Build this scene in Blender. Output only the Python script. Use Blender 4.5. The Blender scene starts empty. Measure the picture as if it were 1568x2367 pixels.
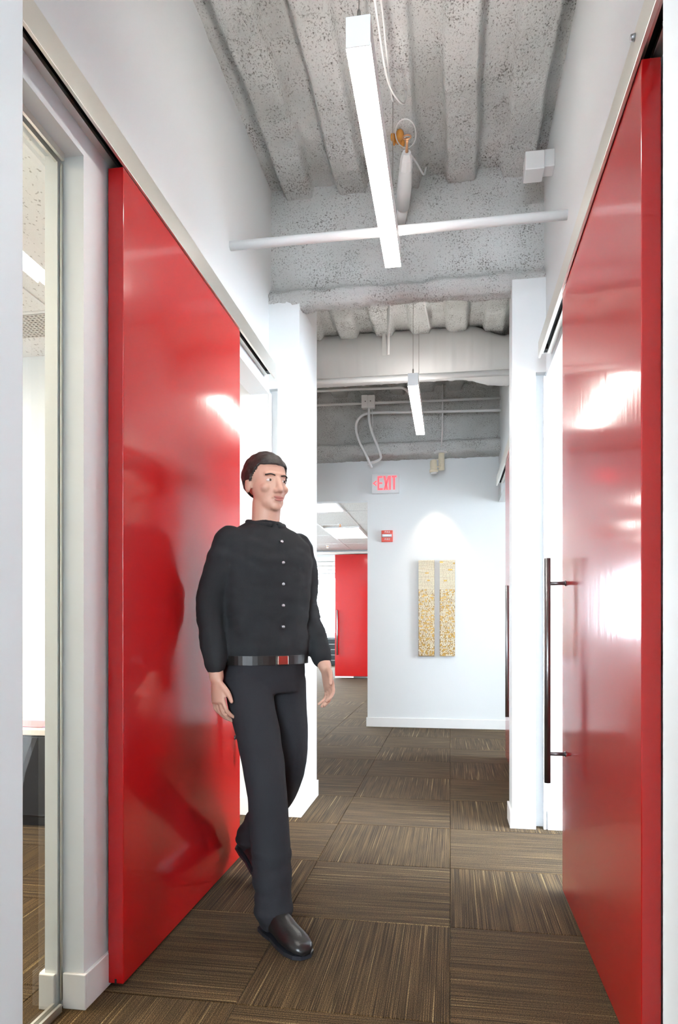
import bpy, bmesh, math, random
from mathutils import Vector, Matrix, noise

random.seed(7)
S = bpy.context.scene
COL = S.collection
R = math.radians

# ------------------------------------------------------------------ camera
cam_d = bpy.data.cameras.new('camera')
cam = bpy.data.objects.new('camera', cam_d)
COL.objects.link(cam)
cam.location = (0.0, 0.0, 1.08)
cam.rotation_euler = (R(90), 0, R(9.25))
cam_d.sensor_fit = 'VERTICAL'
cam_d.sensor_height = 36.0
cam_d.sensor_width = 36.0
cam_d.lens = 1578.0 / 2367.0 * 36.0
cam_d.shift_y = (1449.0 - 1183.5) / 2367.0
cam_d.clip_start = 0.02
cam_d.clip_end = 200
S.camera = cam

# ------------------------------------------------------------------ world
W = bpy.data.worlds.new('daylight')
S.world = W
W.use_nodes = True
bg = W.node_tree.nodes['Background']
bg.inputs['Color'].default_value = (0.87, 0.94, 1.0, 1)
bg.inputs['Strength'].default_value = 24.0

# ------------------------------------------------------------------ exposure
S.view_settings.view_transform = 'Standard'
S.view_settings.look = 'None'
S.view_settings.gamma = 1.0
S.view_settings.use_curve_mapping = False
S.view_settings.exposure = 1.0
PENDANT = 23.0
TROFFER = 7.0
ROOM_LAMP = 24.0
SPOT_W = 7.0
try:
    S.cycles.max_bounces = 6
    S.cycles.diffuse_bounces = 4
    S.cycles.glossy_bounces = 3
    S.cycles.transparent_max_bounces = 8
    S.cycles.adaptive_threshold = 0.08
    S.cycles.use_light_tree = False
    S.cycles.sample_clamp_indirect = 8.0
    S.cycles.caustics_reflective = False
    S.cycles.caustics_refractive = False
except Exception:
    pass


def portal(name, loc, rot, sx, sy):
    """sky portal in a window opening: guides the sampling of the daylight, gives none of its own"""
    d = bpy.data.lights.new(name, 'AREA')
    d.shape = 'RECTANGLE'
    d.size, d.size_y = sx, sy
    d.cycles.is_portal = True
    o = bpy.data.objects.new(name, d)
    o.location = loc
    o.rotation_euler = rot
    COL.objects.link(o)
    return o


# ------------------------------------------------------------------ materials
def new_mat(name):
    m = bpy.data.materials.new(name)
    m.use_nodes = True
    nt = m.node_tree
    nt.nodes.clear()
    out = nt.nodes.new('ShaderNodeOutputMaterial')
    b = nt.nodes.new('ShaderNodeBsdfPrincipled')
    nt.links.new(b.outputs[0], out.inputs[0])
    return m, nt, b


def plain(name, col, rough=0.5, metal=0.0, spec=0.5, coat=0.0, bump=0.0, bscale=200.0, var=0.0, emit=0.0):
    m, nt, b = new_mat(name)
    b.inputs['Base Color'].default_value = (*col, 1)
    b.inputs['Roughness'].default_value = rough
    b.inputs['Metallic'].default_value = metal
    b.inputs['Specular IOR Level'].default_value = spec
    b.inputs['Coat Weight'].default_value = coat
    b.inputs['Coat Roughness'].default_value = 0.04
    if emit:
        b.inputs['Emission Color'].default_value = (*col, 1)
        b.inputs['Emission Strength'].default_value = emit
    tc = nt.nodes.new('ShaderNodeTexCoord')
    if bump or var:
        n = nt.nodes.new('ShaderNodeTexNoise')
        n.inputs['Scale'].default_value = bscale
        n.inputs['Detail'].default_value = 3
        nt.links.new(tc.outputs['Object'], n.inputs['Vector'])
        if bump:
            bp = nt.nodes.new('ShaderNodeBump')
            bp.inputs['Strength'].default_value = bump
            bp.inputs['Distance'].default_value = 0.004
            nt.links.new(n.outputs['Fac'], bp.inputs['Height'])
            nt.links.new(bp.outputs[0], b.inputs['Normal'])
        if var:
            mx = nt.nodes.new('ShaderNodeMix')
            mx.data_type = 'RGBA'
            mx.inputs[6].default_value = (*[c * (1 - var) for c in col], 1)
            mx.inputs[7].default_value = (*[min(1, c * (1 + var)) for c in col], 1)
            nt.links.new(n.outputs['Fac'], mx.inputs[0])
            nt.links.new(mx.outputs[2], b.inputs['Base Color'])
    return m


def ramp(nt, stops):
    r = nt.nodes.new('ShaderNodeValToRGB')
    el = r.color_ramp.elements
    while len(el) > 1:
        el.remove(el[-1])
    el[0].position = stops[0][0]
    el[0].color = (*stops[0][1], 1)
    for p, c in stops[1:]:
        e = el.new(p)
        e.color = (*c, 1)
    return r


def mix_rgb(nt, a, b, fac, mode='MIX'):
    mx = nt.nodes.new('ShaderNodeMix')
    mx.data_type = 'RGBA'
    mx.blend_type = mode
    for sock, v in ((mx.inputs[6], a), (mx.inputs[7], b), (mx.inputs[0], fac)):
        if hasattr(v, 'is_linked'):
            nt.links.new(v, sock)
        elif isinstance(v, (int, float)):
            sock.default_value = v
        else:
            sock.default_value = (*v, 1)
    return mx.outputs[2]


def tex(nt, kind, vec, **kw):
    n = nt.nodes.new(kind)
    for k, v in kw.items():
        n.inputs[k].default_value = v
    nt.links.new(vec, n.inputs['Vector'])
    return n


def mapping(nt, vec, scale=(1, 1, 1), loc=(0, 0, 0), rot=(0, 0, 0)):
    n = nt.nodes.new('ShaderNodeMapping')
    n.inputs['Scale'].default_value = scale
    n.inputs['Location'].default_value = loc
    n.inputs['Rotation'].default_value = rot
    nt.links.new(vec, n.inputs['Vector'])
    return n.outputs[0]


def spray_mat():
    """sprayed fireproofing painted off-white: rough, with dark pits"""
    m, nt, b = new_mat('sprayed_fireproofing')
    tc = nt.nodes.new('ShaderNodeTexCoord').outputs['Object']
    st = mapping(nt, tc, scale=(1.0, 0.7, 1.0))
    n1 = tex(nt, 'ShaderNodeTexNoise', st, Scale=120.0, Detail=3.0, Roughness=0.72)
    n2 = tex(nt, 'ShaderNodeTexNoise', tc, Scale=6.0, Detail=3.0)
    n3 = tex(nt, 'ShaderNodeTexNoise', tc, Scale=1.8, Detail=2.0)
    base = ramp(nt, [(0.3, (0.52, 0.53, 0.51)), (0.7, (0.78, 0.79, 0.78))])
    nt.links.new(n3.outputs['Fac'], base.inputs[0])
    add = nt.nodes.new('ShaderNodeMath')
    add.operation = 'MULTIPLY_ADD'
    nt.links.new(n2.outputs['Fac'], add.inputs[0])
    add.inputs[1].default_value = 0.30
    nt.links.new(n1.outputs['Fac'], add.inputs[2])
    pits = ramp(nt, [(0.46, (0, 0, 0)), (0.60, (1, 1, 1))])
    nt.links.new(add.outputs[0], pits.inputs[0])
    col = mix_rgb(nt, (0.17, 0.165, 0.15), base.outputs[0], pits.outputs[0])
    nt.links.new(col, b.inputs['Base Color'])
    b.inputs['Roughness'].default_value = 0.92
    b.inputs['Specular IOR Level'].default_value = 0.15
    bp = nt.nodes.new('ShaderNodeBump')
    bp.inputs['Strength'].default_value = 0.75
    bp.inputs['Distance'].default_value = 0.012
    nt.links.new(n1.outputs['Fac'], bp.inputs['Height'])
    nt.links.new(bp.outputs[0], b.inputs['Normal'])
    return m


def carpet_mat(name, world_checker=False):
    """loop-pile carpet tile: brown with thin pale lines running along local X"""
    m, nt, b = new_mat(name)
    tc = nt.nodes.new('ShaderNodeTexCoord')
    oi = nt.nodes.new('ShaderNodeObjectInfo')
    vec = tc.outputs['Object']
    off = nt.nodes.new('ShaderNodeVectorMath')
    off.operation = 'SCALE'
    cx = nt.nodes.new('ShaderNodeCombineXYZ')
    for i in range(2):
        nt.links.new(oi.outputs['Random'], cx.inputs[i])
    nt.links.new(cx.outputs[0], off.inputs[0])
    off.inputs[3].default_value = 37.0
    addv = nt.nodes.new('ShaderNodeVectorMath')
    nt.links.new(vec, addv.inputs[0])
    nt.links.new(off.outputs[0], addv.inputs[1])
    v = addv.outputs[0]
    v1 = mapping(nt, v, scale=(1.6, 300, 1))
    v2 = mapping(nt, v, scale=(1.2, 95, 1), loc=(3.1, 7.7, 0))
    v3 = mapping(nt, v, scale=(5.0, 26, 1), loc=(1.1, 2.7, 0))
    n1 = tex(nt, 'ShaderNodeTexNoise', v1, Scale=1.0, Detail=1.0)
    n2 = tex(nt, 'ShaderNodeTexNoise', v2, Scale=1.0, Detail=1.0)
    n3 = tex(nt, 'ShaderNodeTexNoise', v3, Scale=1.0, Detail=1.0)
    nf = tex(nt, 'ShaderNodeTexNoise', mapping(nt, v, scale=(300, 420, 1)), Scale=1.0, Detail=1.0)
    r1 = ramp(nt, [(0.28, (0.022, 0.012, 0.0035)), (0.5, (0.070, 0.0425, 0.0165)), (0.72, (0.150, 0.097, 0.043))])
    nt.links.new(n1.outputs['Fac'], r1.inputs[0])
    r3 = ramp(nt, [(0.3, (0.80, 0.79, 0.79)), (0.7, (1.15, 1.15, 1.13))])
    nt.links.new(n3.outputs['Fac'], r3.inputs[0])
    c = mix_rgb(nt, r1.outputs[0], r3.outputs[0], 1.0, 'MULTIPLY')
    r2 = ramp(nt, [(0.64, (0, 0, 0)), (0.74, (0.7, 0.7, 0.7))])
    nt.links.new(n2.outputs['Fac'], r2.inputs[0])
    # pale yarn, broken by fine grain
    c = mix_rgb(nt, c, (0.38, 0.28, 0.13), r2.outputs[0])
    rf = ramp(nt, [(0.34, (0.22, 0.22, 0.22)), (0.66, (1.65, 1.65, 1.65))])
    nt.links.new(nf.outputs['Fac'], rf.inputs[0])
    c = mix_rgb(nt, c, rf.outputs[0], 1.0, 'MULTIPLY')
    nt.links.new(c, b.inputs['Base Color'])
    b.inputs['Roughness'].default_value = 0.9
    b.inputs['Specular IOR Level'].default_value = 0.17
    b.inputs['Sheen Weight'].default_value = 0.035
    b.inputs['Sheen Roughness'].default_value = 0.5
    bp = nt.nodes.new('ShaderNodeBump')
    bp.inputs['Strength'].default_value = 0.5
    bp.inputs['Distance'].default_value = 0.003
    nt.links.new(n1.outputs['Fac'], bp.inputs['Height'])
    nt.links.new(bp.outputs[0], b.inputs['Normal'])
    return m


def lacquer():
    """high-gloss red lacquer with faint vertical polish streaks"""
    m, nt, b = new_mat('red_lacquer')
    tc = nt.nodes.new('ShaderNodeTexCoord').outputs['Object']
    b.inputs['Base Color'].default_value = (0.46, 0.006, 0.007, 1)
    b.inputs['Roughness'].default_value = 0.10
    b.inputs['Specular IOR Level'].default_value = 0.5
    b.inputs['Coat Weight'].default_value = 0.20
    b.inputs['Coat Roughness'].default_value = 0.29
    n = tex(nt, 'ShaderNodeTexNoise', mapping(nt, tc, scale=(140, 140, 1.5)), Scale=1.0, Detail=2.0)
    rr = ramp(nt, [(0.3, (0.07, 0.07, 0.07)), (0.7, (0.15, 0.15, 0.15))])
    nt.links.new(n.outputs['Fac'], rr.inputs[0])
    nt.links.new(rr.outputs[0], b.inputs['Roughness'])
    return m


def glass_mat(name, tint=(0.975, 0.99, 0.98)):
    m = bpy.data.materials.new(name)
    m.use_nodes = True
    nt = m.node_tree
    nt.nodes.clear()
    out = nt.nodes.new('ShaderNodeOutputMaterial')
    mx = nt.nodes.new('ShaderNodeMixShader')
    tr = nt.nodes.new('ShaderNodeBsdfTransparent')
    tr.inputs[0].default_value = (*tint, 1)
    gl = nt.nodes.new('ShaderNodeBsdfGlossy')
    gl.inputs['Roughness'].default_value = 0.0
    lw = nt.nodes.new('ShaderNodeLayerWeight')
    lw.inputs[0].default_value = 0.5
    pw = nt.nodes.new('ShaderNodeMath')
    pw.operation = 'POWER'
    nt.links.new(lw.outputs['Facing'], pw.inputs[0])
    pw.inputs[1].default_value = 4.0
    fr = nt.nodes.new('ShaderNodeMath')
    fr.operation = 'MULTIPLY_ADD'
    nt.links.new(pw.outputs[0], fr.inputs[0])
    fr.inputs[1].default_value = 0.92
    fr.inputs[2].default_value = 0.04
    nt.links.new(fr.outputs[0], mx.inputs[0])
    nt.links.new(tr.outputs[0], mx.inputs[1])
    nt.links.new(gl.outputs[0], mx.inputs[2])
    nt.links.new(mx.outputs[0], out.inputs[0])
    return m


def emit_mat(name, col, strength):
    m = bpy.data.materials.new(name)
    m.use_nodes = True
    nt = m.node_tree
    nt.nodes.clear()
    out = nt.nodes.new('ShaderNodeOutputMaterial')
    e = nt.nodes.new('ShaderNodeEmission')
    e.inputs[0].default_value = (*col, 1)
    e.inputs[1].default_value = strength
    nt.links.new(e.outputs[0], out.inputs[0])
    return m


def act_mat():
    """mineral-fibre ceiling tile with pin holes"""
    m, nt, b = new_mat('mineral_fibre_tile')
    tc = nt.nodes.new('ShaderNodeTexCoord').outputs['Object']
    n = tex(nt, 'ShaderNodeTexNoise', mapping(nt, tc, scale=(70, 45, 1)), Scale=1.0, Detail=2.0)
    r = ramp(nt, [(0.32, (0.42, 0.40, 0.36)), (0.38, (0.84, 0.83, 0.80))])
    nt.links.new(n.outputs['Fac'], r.inputs[0])
    nt.links.new(r.outputs[0], b.inputs['Base Color'])
    b.inputs['Roughness'].default_value = 0.9
    return m


M = dict(
    paint=plain('white_wall_paint', (0.80, 0.83, 0.84), 0.55, spec=0.3, var=0.01, bscale=3),
    trim=plain('white_trim_paint', (0.86, 0.86, 0.85), 0.35, var=0.01, bscale=3),
    spray=spray_mat(),
    carpet=carpet_mat('striped_carpet_tile'),
    red=lacquer(),
    alu=plain('satin_aluminium', (0.78, 0.76, 0.70), 0.32, metal=0.85, bump=0.02, bscale=400),
    dark=plain('dark_slot', (0.012, 0.014, 0.016), 0.6, var=0.2),
    steel=plain('brushed_dark_steel', (0.20, 0.19, 0.19), 0.34, metal=0.9, bump=0.03, bscale=500),
    steel_light=plain('brushed_steel', (0.45, 0.46, 0.48), 0.34, metal=0.9, bump=0.03, bscale=500),
    glass=glass_mat('clear_glass'),
    winglass=glass_mat('window_glass', (0.96, 0.98, 1.0)),
    fixture=plain('white_fixture_enamel', (0.80, 0.80, 0.80), 0.4, bump=0.01, bscale=90),
    lamp=emit_mat('warm_white_diffuser', (1.0, 0.965, 0.90), PENDANT),
    uplamp=emit_mat('uplight_lens', (1.0, 0.965, 0.90), PENDANT * 0.42),
    troffer=emit_mat('troffer_diffuser', (1.0, 0.95, 0.88), TROFFER),
    roomlamp=emit_mat('room_troffer_diffuser', (1.0, 0.82, 0.60), ROOM_LAMP),
    pipe=plain('painted_pipe', (0.80, 0.80, 0.79), 0.45, bump=0.03, bscale=60),
    duct=plain('painted_duct_wrap', (0.78, 0.785, 0.785), 0.5, bump=0.08, bscale=14),
    act=act_mat(),
    grid=plain('ceiling_grid_paint', (0.82, 0.81, 0.79), 0.5, var=0.05),
    signred=plain('exit_red', (1.0, 0.10, 0.12), 0.4, emit=0.55),
    signwhite=plain('sign_white', (0.80, 0.81, 0.82), 0.4, var=0.02),
    firered=plain('alarm_red', (0.72, 0.06, 0.03), 0.35, var=0.04),
    strobe=plain('strobe_lens', (0.75, 0.77, 0.82), 0.12, var=0.15, bscale=90),
    cream=plain('cream_block', (0.86, 0.78, 0.60), 0.45, var=0.10, bscale=30),
    gold=plain('gold_block', (0.42, 0.24, 0.045), 0.35, metal=0.5, var=0.25, bscale=40),
    bronze=plain('bronze_backing', (0.20, 0.105, 0.018), 0.4, metal=0.4, var=0.3, bscale=60),
    black=plain('charcoal_laminate', (0.020, 0.022, 0.028), 0.35, var=0.2),
    top=plain('pale_laminate', (0.70, 0.66, 0.62), 0.4, var=0.05),
    paper_pink=plain('pink_paper', (0.85, 0.32, 0.36), 0.6, var=0.1),
    paper_lilac=plain('lilac_paper', (0.50, 0.38, 0.75), 0.6, var=0.1),
    copper=plain('copper_ring', (0.80, 0.42, 0.22), 0.3, metal=0.9, var=0.1),
    rust=plain('orange_primer', (0.62, 0.27, 0.05), 0.7, var=0.25, bscale=30),
    wire=plain('cable_jacket', (0.78, 0.78, 0.77), 0.5, var=0.04),
    wirerope=plain('steel_cable', (0.28, 0.27, 0.24), 0.4, metal=0.7, var=0.1),
    vent=plain('vent_enamel', (0.62, 0.58, 0.52), 0.5, var=0.05),
    ventdark=plain('vent_hole', (0.10, 0.085, 0.07), 0.8, var=0.1),
    cabinet=plain('slate_drawer', (0.05, 0.065, 0.075), 0.4, var=0.15),
    shirt=plain('black_shirt_cloth', (0.020, 0.022, 0.024), 0.85, spec=0.25, bump=0.25, bscale=700, var=0.25),
    trouser=plain('charcoal_trouser_cloth', (0.022, 0.023, 0.027), 0.85, spec=0.25, bump=0.25, bscale=700, var=0.2),
    skin=plain('skin', (0.56, 0.33, 0.24), 0.5, bump=0.05, bscale=400, var=0.06),
    lip=plain('lip', (0.42, 0.16, 0.13), 0.45, var=0.08),
    hair=plain('dark_hair', (0.018, 0.012, 0.009), 0.5, bump=0.6, bscale=260, var=0.4),
    eye=plain('eye_white', (0.75, 0.73, 0.70), 0.15, var=0.02),
    iris=plain('iris', (0.06, 0.035, 0.02), 0.1, var=0.2),
    shoe=plain('black_shoe_leather', (0.014, 0.013, 0.013), 0.3, bump=0.08, bscale=160, var=0.2),
    belt=plain('black_belt', (0.012, 0.011, 0.010), 0.4, var=0.2),
    silver=plain('buckle_metal', (0.7, 0.66, 0.55), 0.25, metal=1.0, var=0.05),
)


# ------------------------------------------------------------------ mesh helpers
class MB:
    def __init__(self):
        self.v = []
        self.f = []

    def box(self, x0, x1, y0, y1, z0, z1):
        b = len(self.v)
        self.v += [(x, y, z) for z in (z0, z1) for y in (y0, y1) for x in (x0, x1)]
        self.f += [tuple(b + i for i in q) for q in
                   ((0, 2, 3, 1), (4, 5, 7, 6), (0, 1, 5, 4), (2, 6, 7, 3), (0, 4, 6, 2), (1, 3, 7, 5))]
        return self

    def tube(self, pts, rad, n=10, cap=True):
        pts = [Vector(p) for p in pts]
        rads = rad if isinstance(rad, (list, tuple)) else [rad] * len(pts)
        b = len(self.v)
        t0 = (pts[1] - pts[0]).normalized()
        up = Vector((0, 0, 1)) if abs(t0.z) < 0.9 else Vector((1, 0, 0))
        u = t0.cross(up).normalized()
        for i, p in enumerate(pts):
            if i == 0:
                t = t0
            elif i == len(pts) - 1:
                t = (pts[i] - pts[i - 1]).normalized()
            else:
                t = ((pts[i + 1] - pts[i]).normalized() + (pts[i] - pts[i - 1]).normalized())
                t = t.normalized() if t.length > 1e-6 else t0
            u = (u - t * u.dot(t)).normalized()
            w = t.cross(u)
            for k in range(n):
                a = 2 * math.pi * k / n
                self.v.append(tuple(p + (u * math.cos(a) + w * math.sin(a)) * rads[i]))
        for i in range(len(pts) - 1):
            for k in range(n):
                k2 = (k + 1) % n
                self.f.append((b + i * n + k, b + i * n + k2, b + (i + 1) * n + k2, b + (i + 1) * n + k))
        if cap:
            self.f.append(tuple(b + k for k in range(n))[::-1])
            self.f.append(tuple(b + (len(pts) - 1) * n + k for k in range(n)))
        return self

    def prism(self, poly, axis, a0, a1):
        """poly: 2-D points; axis 'x','y' or 'z' is the extrusion axis"""
        b = len(self.v)
        n = len(poly)
        for a in (a0, a1):
            for p, q in poly:
                self.v.append({'x': (a, p, q), 'y': (p, a, q), 'z': (p, q, a)}[axis])
        self.f.append(tuple(b + i for i in range(n)))
        self.f.append(tuple(b + n + i for i in range(n))[::-1])
        for i in range(n):
            j = (i + 1) % n
            self.f.append((b + i, b + n + i, b + n + j, b + j))
        return self

    def ellipsoid(self, c, r, nu=20, nv=12, rot=None):
        b = len(self.v)
        c = Vector(c)
        pts = []
        for j in range(nv + 1):
            t = math.pi * j / nv
            for i in range(nu):
                a = 2 * math.pi * i / nu
                p = Vector((r[0] * math.sin(t) * math.cos(a), r[1] * math.sin(t) * math.sin(a), r[2] * math.cos(t)))
                if rot:
                    p = rot @ p
                self.v.append(tuple(c + p))
        for j in range(nv):
            for i in range(nu):
                i2 = (i + 1) % nu
                self.f.append((b + j * nu + i, b + (j + 1) * nu + i, b + (j + 1) * nu + i2, b + j * nu + i2))
        return self

    def loft(self, rings, n=24):
        """rings: (centre, rx, ry, power) horizontal rounded sections, capped"""
        b = len(self.v)
        for (c, rx, ry, pw) in rings:
            for k in range(n):
                a = 2 * math.pi * k / n
                ca, sa = math.cos(a), math.sin(a)
                x = math.copysign(abs(ca) ** pw, ca) * rx
                y = math.copysign(abs(sa) ** pw, sa) * ry
                self.v.append((c[0] + x, c[1] + y, c[2]))
        m = len(rings)
        for i in range(m - 1):
            for k in range(n):
                k2 = (k + 1) % n
                self.f.append((b + i * n + k, b + i * n + k2, b + (i + 1) * n + k2, b + (i + 1) * n + k))
        self.f.append(tuple(b + k for k in range(n))[::-1])
        self.f.append(tuple(b + (m - 1) * n + k for k in range(n)))
        return self

    def mesh(self, name, fix=True):
        me = bpy.data.meshes.new(name)
        me.from_pydata(self.v, [], self.f)
        if fix:
            bm = bmesh.new()
            bm.from_mesh(me)
            bmesh.ops.remove_doubles(bm, verts=bm.verts, dist=1e-6)
            bmesh.ops.recalc_face_normals(bm, faces=bm.faces)
            bm.to_mesh(me)
            bm.free()
        return me

    def build(self, name, mat, parent=None, bevel=0.0, smooth=False, segs=2):
        return link(name, self.mesh(name), mat, parent, bevel, smooth, segs)


def link(name, me, mat, parent=None, bevel=0.0, smooth=False, segs=2):
    o = bpy.data.objects.new(name, me)
    COL.objects.link(o)
    if mat is not None and not me.materials:
        me.materials.append(M[mat] if isinstance(mat, str) else mat)
    if parent is not None:
        o.parent = parent
        o.matrix_parent_inverse = Matrix.Translation(parent.location).inverted() if parent.rotation_euler[:] == (0, 0, 0) \
            else parent.matrix_basis.inverted()
    if bevel:
        md = o.modifiers.new('bevel', 'BEVEL')
        md.width = bevel
        md.segments = segs
        md.limit_method = 'ANGLE'
        md.harden_normals = False
    if smooth:
        for p in me.polygons:
            p.use_smooth = True
    return o


def tag(o, label=None, cat=None, group=None, kind=None):
    if label:
        o['label'] = label
    if cat:
        o['category'] = cat
    if group:
        o['group'] = group
    if kind:
        o['kind'] = kind
    return o


def empty(name, loc, label, cat, group=None):
    o = bpy.data.objects.new(name, None)
    o.location = loc
    o.empty_display_size = 0.1
    COL.objects.link(o)
    return tag(o, label, cat, group)


def struct(name, mb, mat, label=None, bevel=0.0, smooth=False, parent=None):
    o = mb.build(name, mat, parent, bevel, smooth) if isinstance(mb, MB) else link(name, mb, mat, parent, bevel, smooth)
    if parent is None:
        tag(o, label, None, None, 'structure')
    return o


def bez(pts, n=8):
    """smooth polyline through points (Catmull-Rom)"""
    P = [Vector(p) for p in pts]
    P = [P[0] * 2 - P[1]] + P + [P[-1] * 2 - P[-2]]
    out = []
    for i in range(1, len(P) - 2):
        for k in range(n):
            t = k / n
            a, b, c, d = P[i - 1], P[i], P[i + 1], P[i + 2]
            out.append(0.5 * ((2 * b) + (c - a) * t + (2 * a - 5 * b + 4 * c - d) * t * t + (3 * b - a - 3 * c + d) * t ** 3))
    out.append(P[-2])
    return [tuple(p) for p in out]


# ------------------------------------------------------------------ main dimensions (metres)
XL, XLB = -1.025, -1.135        # left hall wall: hall face, room face
XR, XRB = 0.505, 0.615          # right hall wall
PXL, PXR = -0.845, 0.329       # faces of the pillars
YP = 3.79                      # room partitions / front of the pillars
YPB = 4.30                     # back of the pillars
YE = 7.36                      # end wall
HD = 2.415                     # head height of the openings
DK = 3.545                     # underside of the steel deck
ACT = 2.70                     # hung ceiling of the rooms
TILE = 0.606
TX0, TY0 = 0.0, 1.883

# ------------------------------------------------------------------ floor
fl = struct('floor', MB().box(-7.2, 6.2, -4.4, 20.6, -0.12, -0.006), 'carpet', 'brown striped carpet floor')
tile_me = None


def tile_mesh():
    bm = bmesh.new()
    h = TILE / 2 - 0.0008
    bmesh.ops.create_cube(bm, size=1.0)
    for v in bm.verts:
        v.co = Vector((v.co.x * 2 * h, v.co.y * 2 * h, -0.003 + v.co.z * 0.006))
    bmesh.ops.bevel(bm, geom=[e for e in bm.edges if all(abs(v.co.z) < 1e-5 for v in e.verts)], offset=0.0022, segments=1,
                    affect='EDGES')
    me = bpy.data.meshes.new('carpet_tile')
    bm.to_mesh(me)
    bm.free()
    me.materials.append(M['carpet'])
    return me


tile_me = tile_mesh()
ntile = 0
for i in range(-5, 2):
    for j in range(-2, 14):
        cxp, cyp = TX0 + (i + 0.5) * TILE, TY0 + (j + 0.5) * TILE
        if i == 1 and cyp < YE - 0.3 and cyp < 3.9:
            continue
        o = bpy.data.objects.new('carpet_tile', tile_me)
        o.location = (cxp, cyp, 0)
        # column just left of x=0, first row: lines run along the corridor; quarter-turned checkerboard
        o.rotation_euler.z = R(90) if (i + j) % 2 else 0.0
        if (ntile * 7) % 3 == 0:
            o.rotation_euler.z += math.pi
        COL.objects.link(o)
        o.parent = fl
        ntile += 1

# ------------------------------------------------------------------ deck and beams
def fbm(p, s, o=3):
    return noise.fractal(Vector(p) * s, 1.0, 2.0, o)


def deck_z(x):
    """12-inch pitch fluted deck: low ribs and raised flutes; right edges of ribs at 0.13 + k*0.305"""
    t = ((x - 0.13) / 0.305) % 1.0          # 0 just right of a rib edge
    up = 0.065
    if t < 0.05:
        k = t / 0.05
    elif t < 0.45:
        k = 1.0
    elif t < 0.53:
        k = 1 - (t - 0.45) / 0.08
    else:
        k = 0.0
    k = k * k * (3 - 2 * k)
    return DK + up * k


def deck(name, x0, x1, y0, y1, res):
    nx, ny = int((x1 - x0) / res), int((y1 - y0) / res)
    V, F = [], []
    for j in range(ny + 1):
        y = y0 + (y1 - y0) * j / ny
        for i in range(nx + 1):
            x = x0 + (x1 - x0) * i / nx
            w = 0.012 * fbm((x, y * 0.6, 0.0), 3.0, 2)
            z = deck_z(x + w)
            z += 0.010 * fbm((x, y * 0.8, 3.0), 7.0, 3) + 0.0065 * fbm((x, y * 0.7, 9.0), 34.0, 3)
            V.append((x, y, z))
    for j in range(ny):
        for i in range(nx):
            a = j * (nx + 1) + i
            F.append((a, a + nx + 1, a + nx + 2, a + 1))
    me = bpy.data.meshes.new(name)
    me.from_pydata(V, [], F)
    for p in me.polygons:
        p.use_smooth = True
    return struct(name, me, 'spray', 'fluted steel deck ceiling sprayed with rough off-white fireproofing')


deck('ceiling', -1.06, 0.54, 1.2, 3.87, 0.011)
deck('ceiling', -1.06, 0.54, -4.1, 1.2, 0.05)
deck('ceiling', -3.2, 0.54, 3.87, 7.40, 0.017)
struct('ceiling', MB().box(-7.2, 6.2, -4.4, 20.6, 3.75, 3.9), 'paint', 'unseen slab above the ceiling that keeps sky light out')  # unseen cover over everything, added to stop sky light leaking in


def beam(name, yf, yw, x0, x1, zf0, zf1, res=0.012, amp=1.0, seed=0.0, rear=None):
    """sprayed wide-flange beam: web face at yw, flange lip out to yf (front) and its mirror behind"""
    depth = (yw - yf)
    yb = yw + 0.05
    if rear is not None:
        yb, depth = yw + 0.03, rear
    prof = [(yw, DK + 0.10), (yw, zf1 + 0.03), (yw - 0.02, zf1 + 0.005), (yf + 0.03, zf1), (yf, zf1 - 0.025), (yf, zf0 + 0.025),
            (yf + 0.03, zf0), (yb + depth - 0.03, zf0), (yb + depth, zf0 + 0.025), (yb + depth, zf1 - 0.025),
            (yb + 0.02, zf1 + 0.005), (yb, zf1 + 0.03), (yb, DK + 0.10)]
    pts = []
    for a, b in zip(prof[:-1], prof[1:]):
        L = math.hypot(b[0] - a[0], b[1] - a[1])
        n = max(1, int(L / res))
        for k in range(n):
            pts.append((a[0] + (b[0] - a[0]) * k / n, a[1] + (b[1] - a[1]) * k / n))
    pts.append(prof[-1])
    nx = int((x1 - x0) / res)
    V, F = [], []
    m = len(pts)
    for i in range(nx + 1):
        x = x0 + (x1 - x0) * i / nx
        for j, (y, z) in enumerate(pts):
            a = pts[max(0, j - 1)]
            b = pts[min(m - 1, j + 1)]
            ty, tz = b[0] - a[0], b[1] - a[1]
            L = math.hypot(ty, tz) or 1
            ny, nz = tz / L, -ty / L
            lip = 1.0 if z < zf1 + 0.02 else 0.45
            d = amp * lip * (0.010 * fbm((x, y + seed, z), 8.0, 3) + 0.009 * fbm((x, y + seed, z), 30.0, 3)
                             + 0.007 * fbm((x * 0.4, seed, 0), 4.0, 2))
            V.append((x, y + ny * d, z + nz * d))
    for i in range(nx):
        for j in range(m - 1):
            a = i * m + j
            F.append((a, a + 1, a + m + 1, a + m))
    me = bpy.data.meshes.new(name)
    me.from_pydata(V, [], F)
    for p in me.polygons:
        p.use_smooth = True
    return me


struct('trim_1', beam('trim_1', 3.785, 3.85, -1.03, 0.51, 2.905, 3.005, rear=0.03), 'spray', 'nearer steel beam coated in lumpy white fireproofing')
struct('trim_2', beam('trim_2', 7.10, 7.24, -3.2, 0.51, 2.875, 3.01, 0.016, 0.9, 5.0), 'spray',
       'farther steel beam coated in lumpy white fireproofing')
struct('trim_3', beam('trim_3', 0.72, 0.90, -1.03, 0.51, 2.895, 3.01, 0.05, 1.0, 9.0), 'spray',
       'steel beam over the near pillars coated in white fireproofing')

# ------------------------------------------------------------------ walls of the corridor
WT = 3.70
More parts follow.
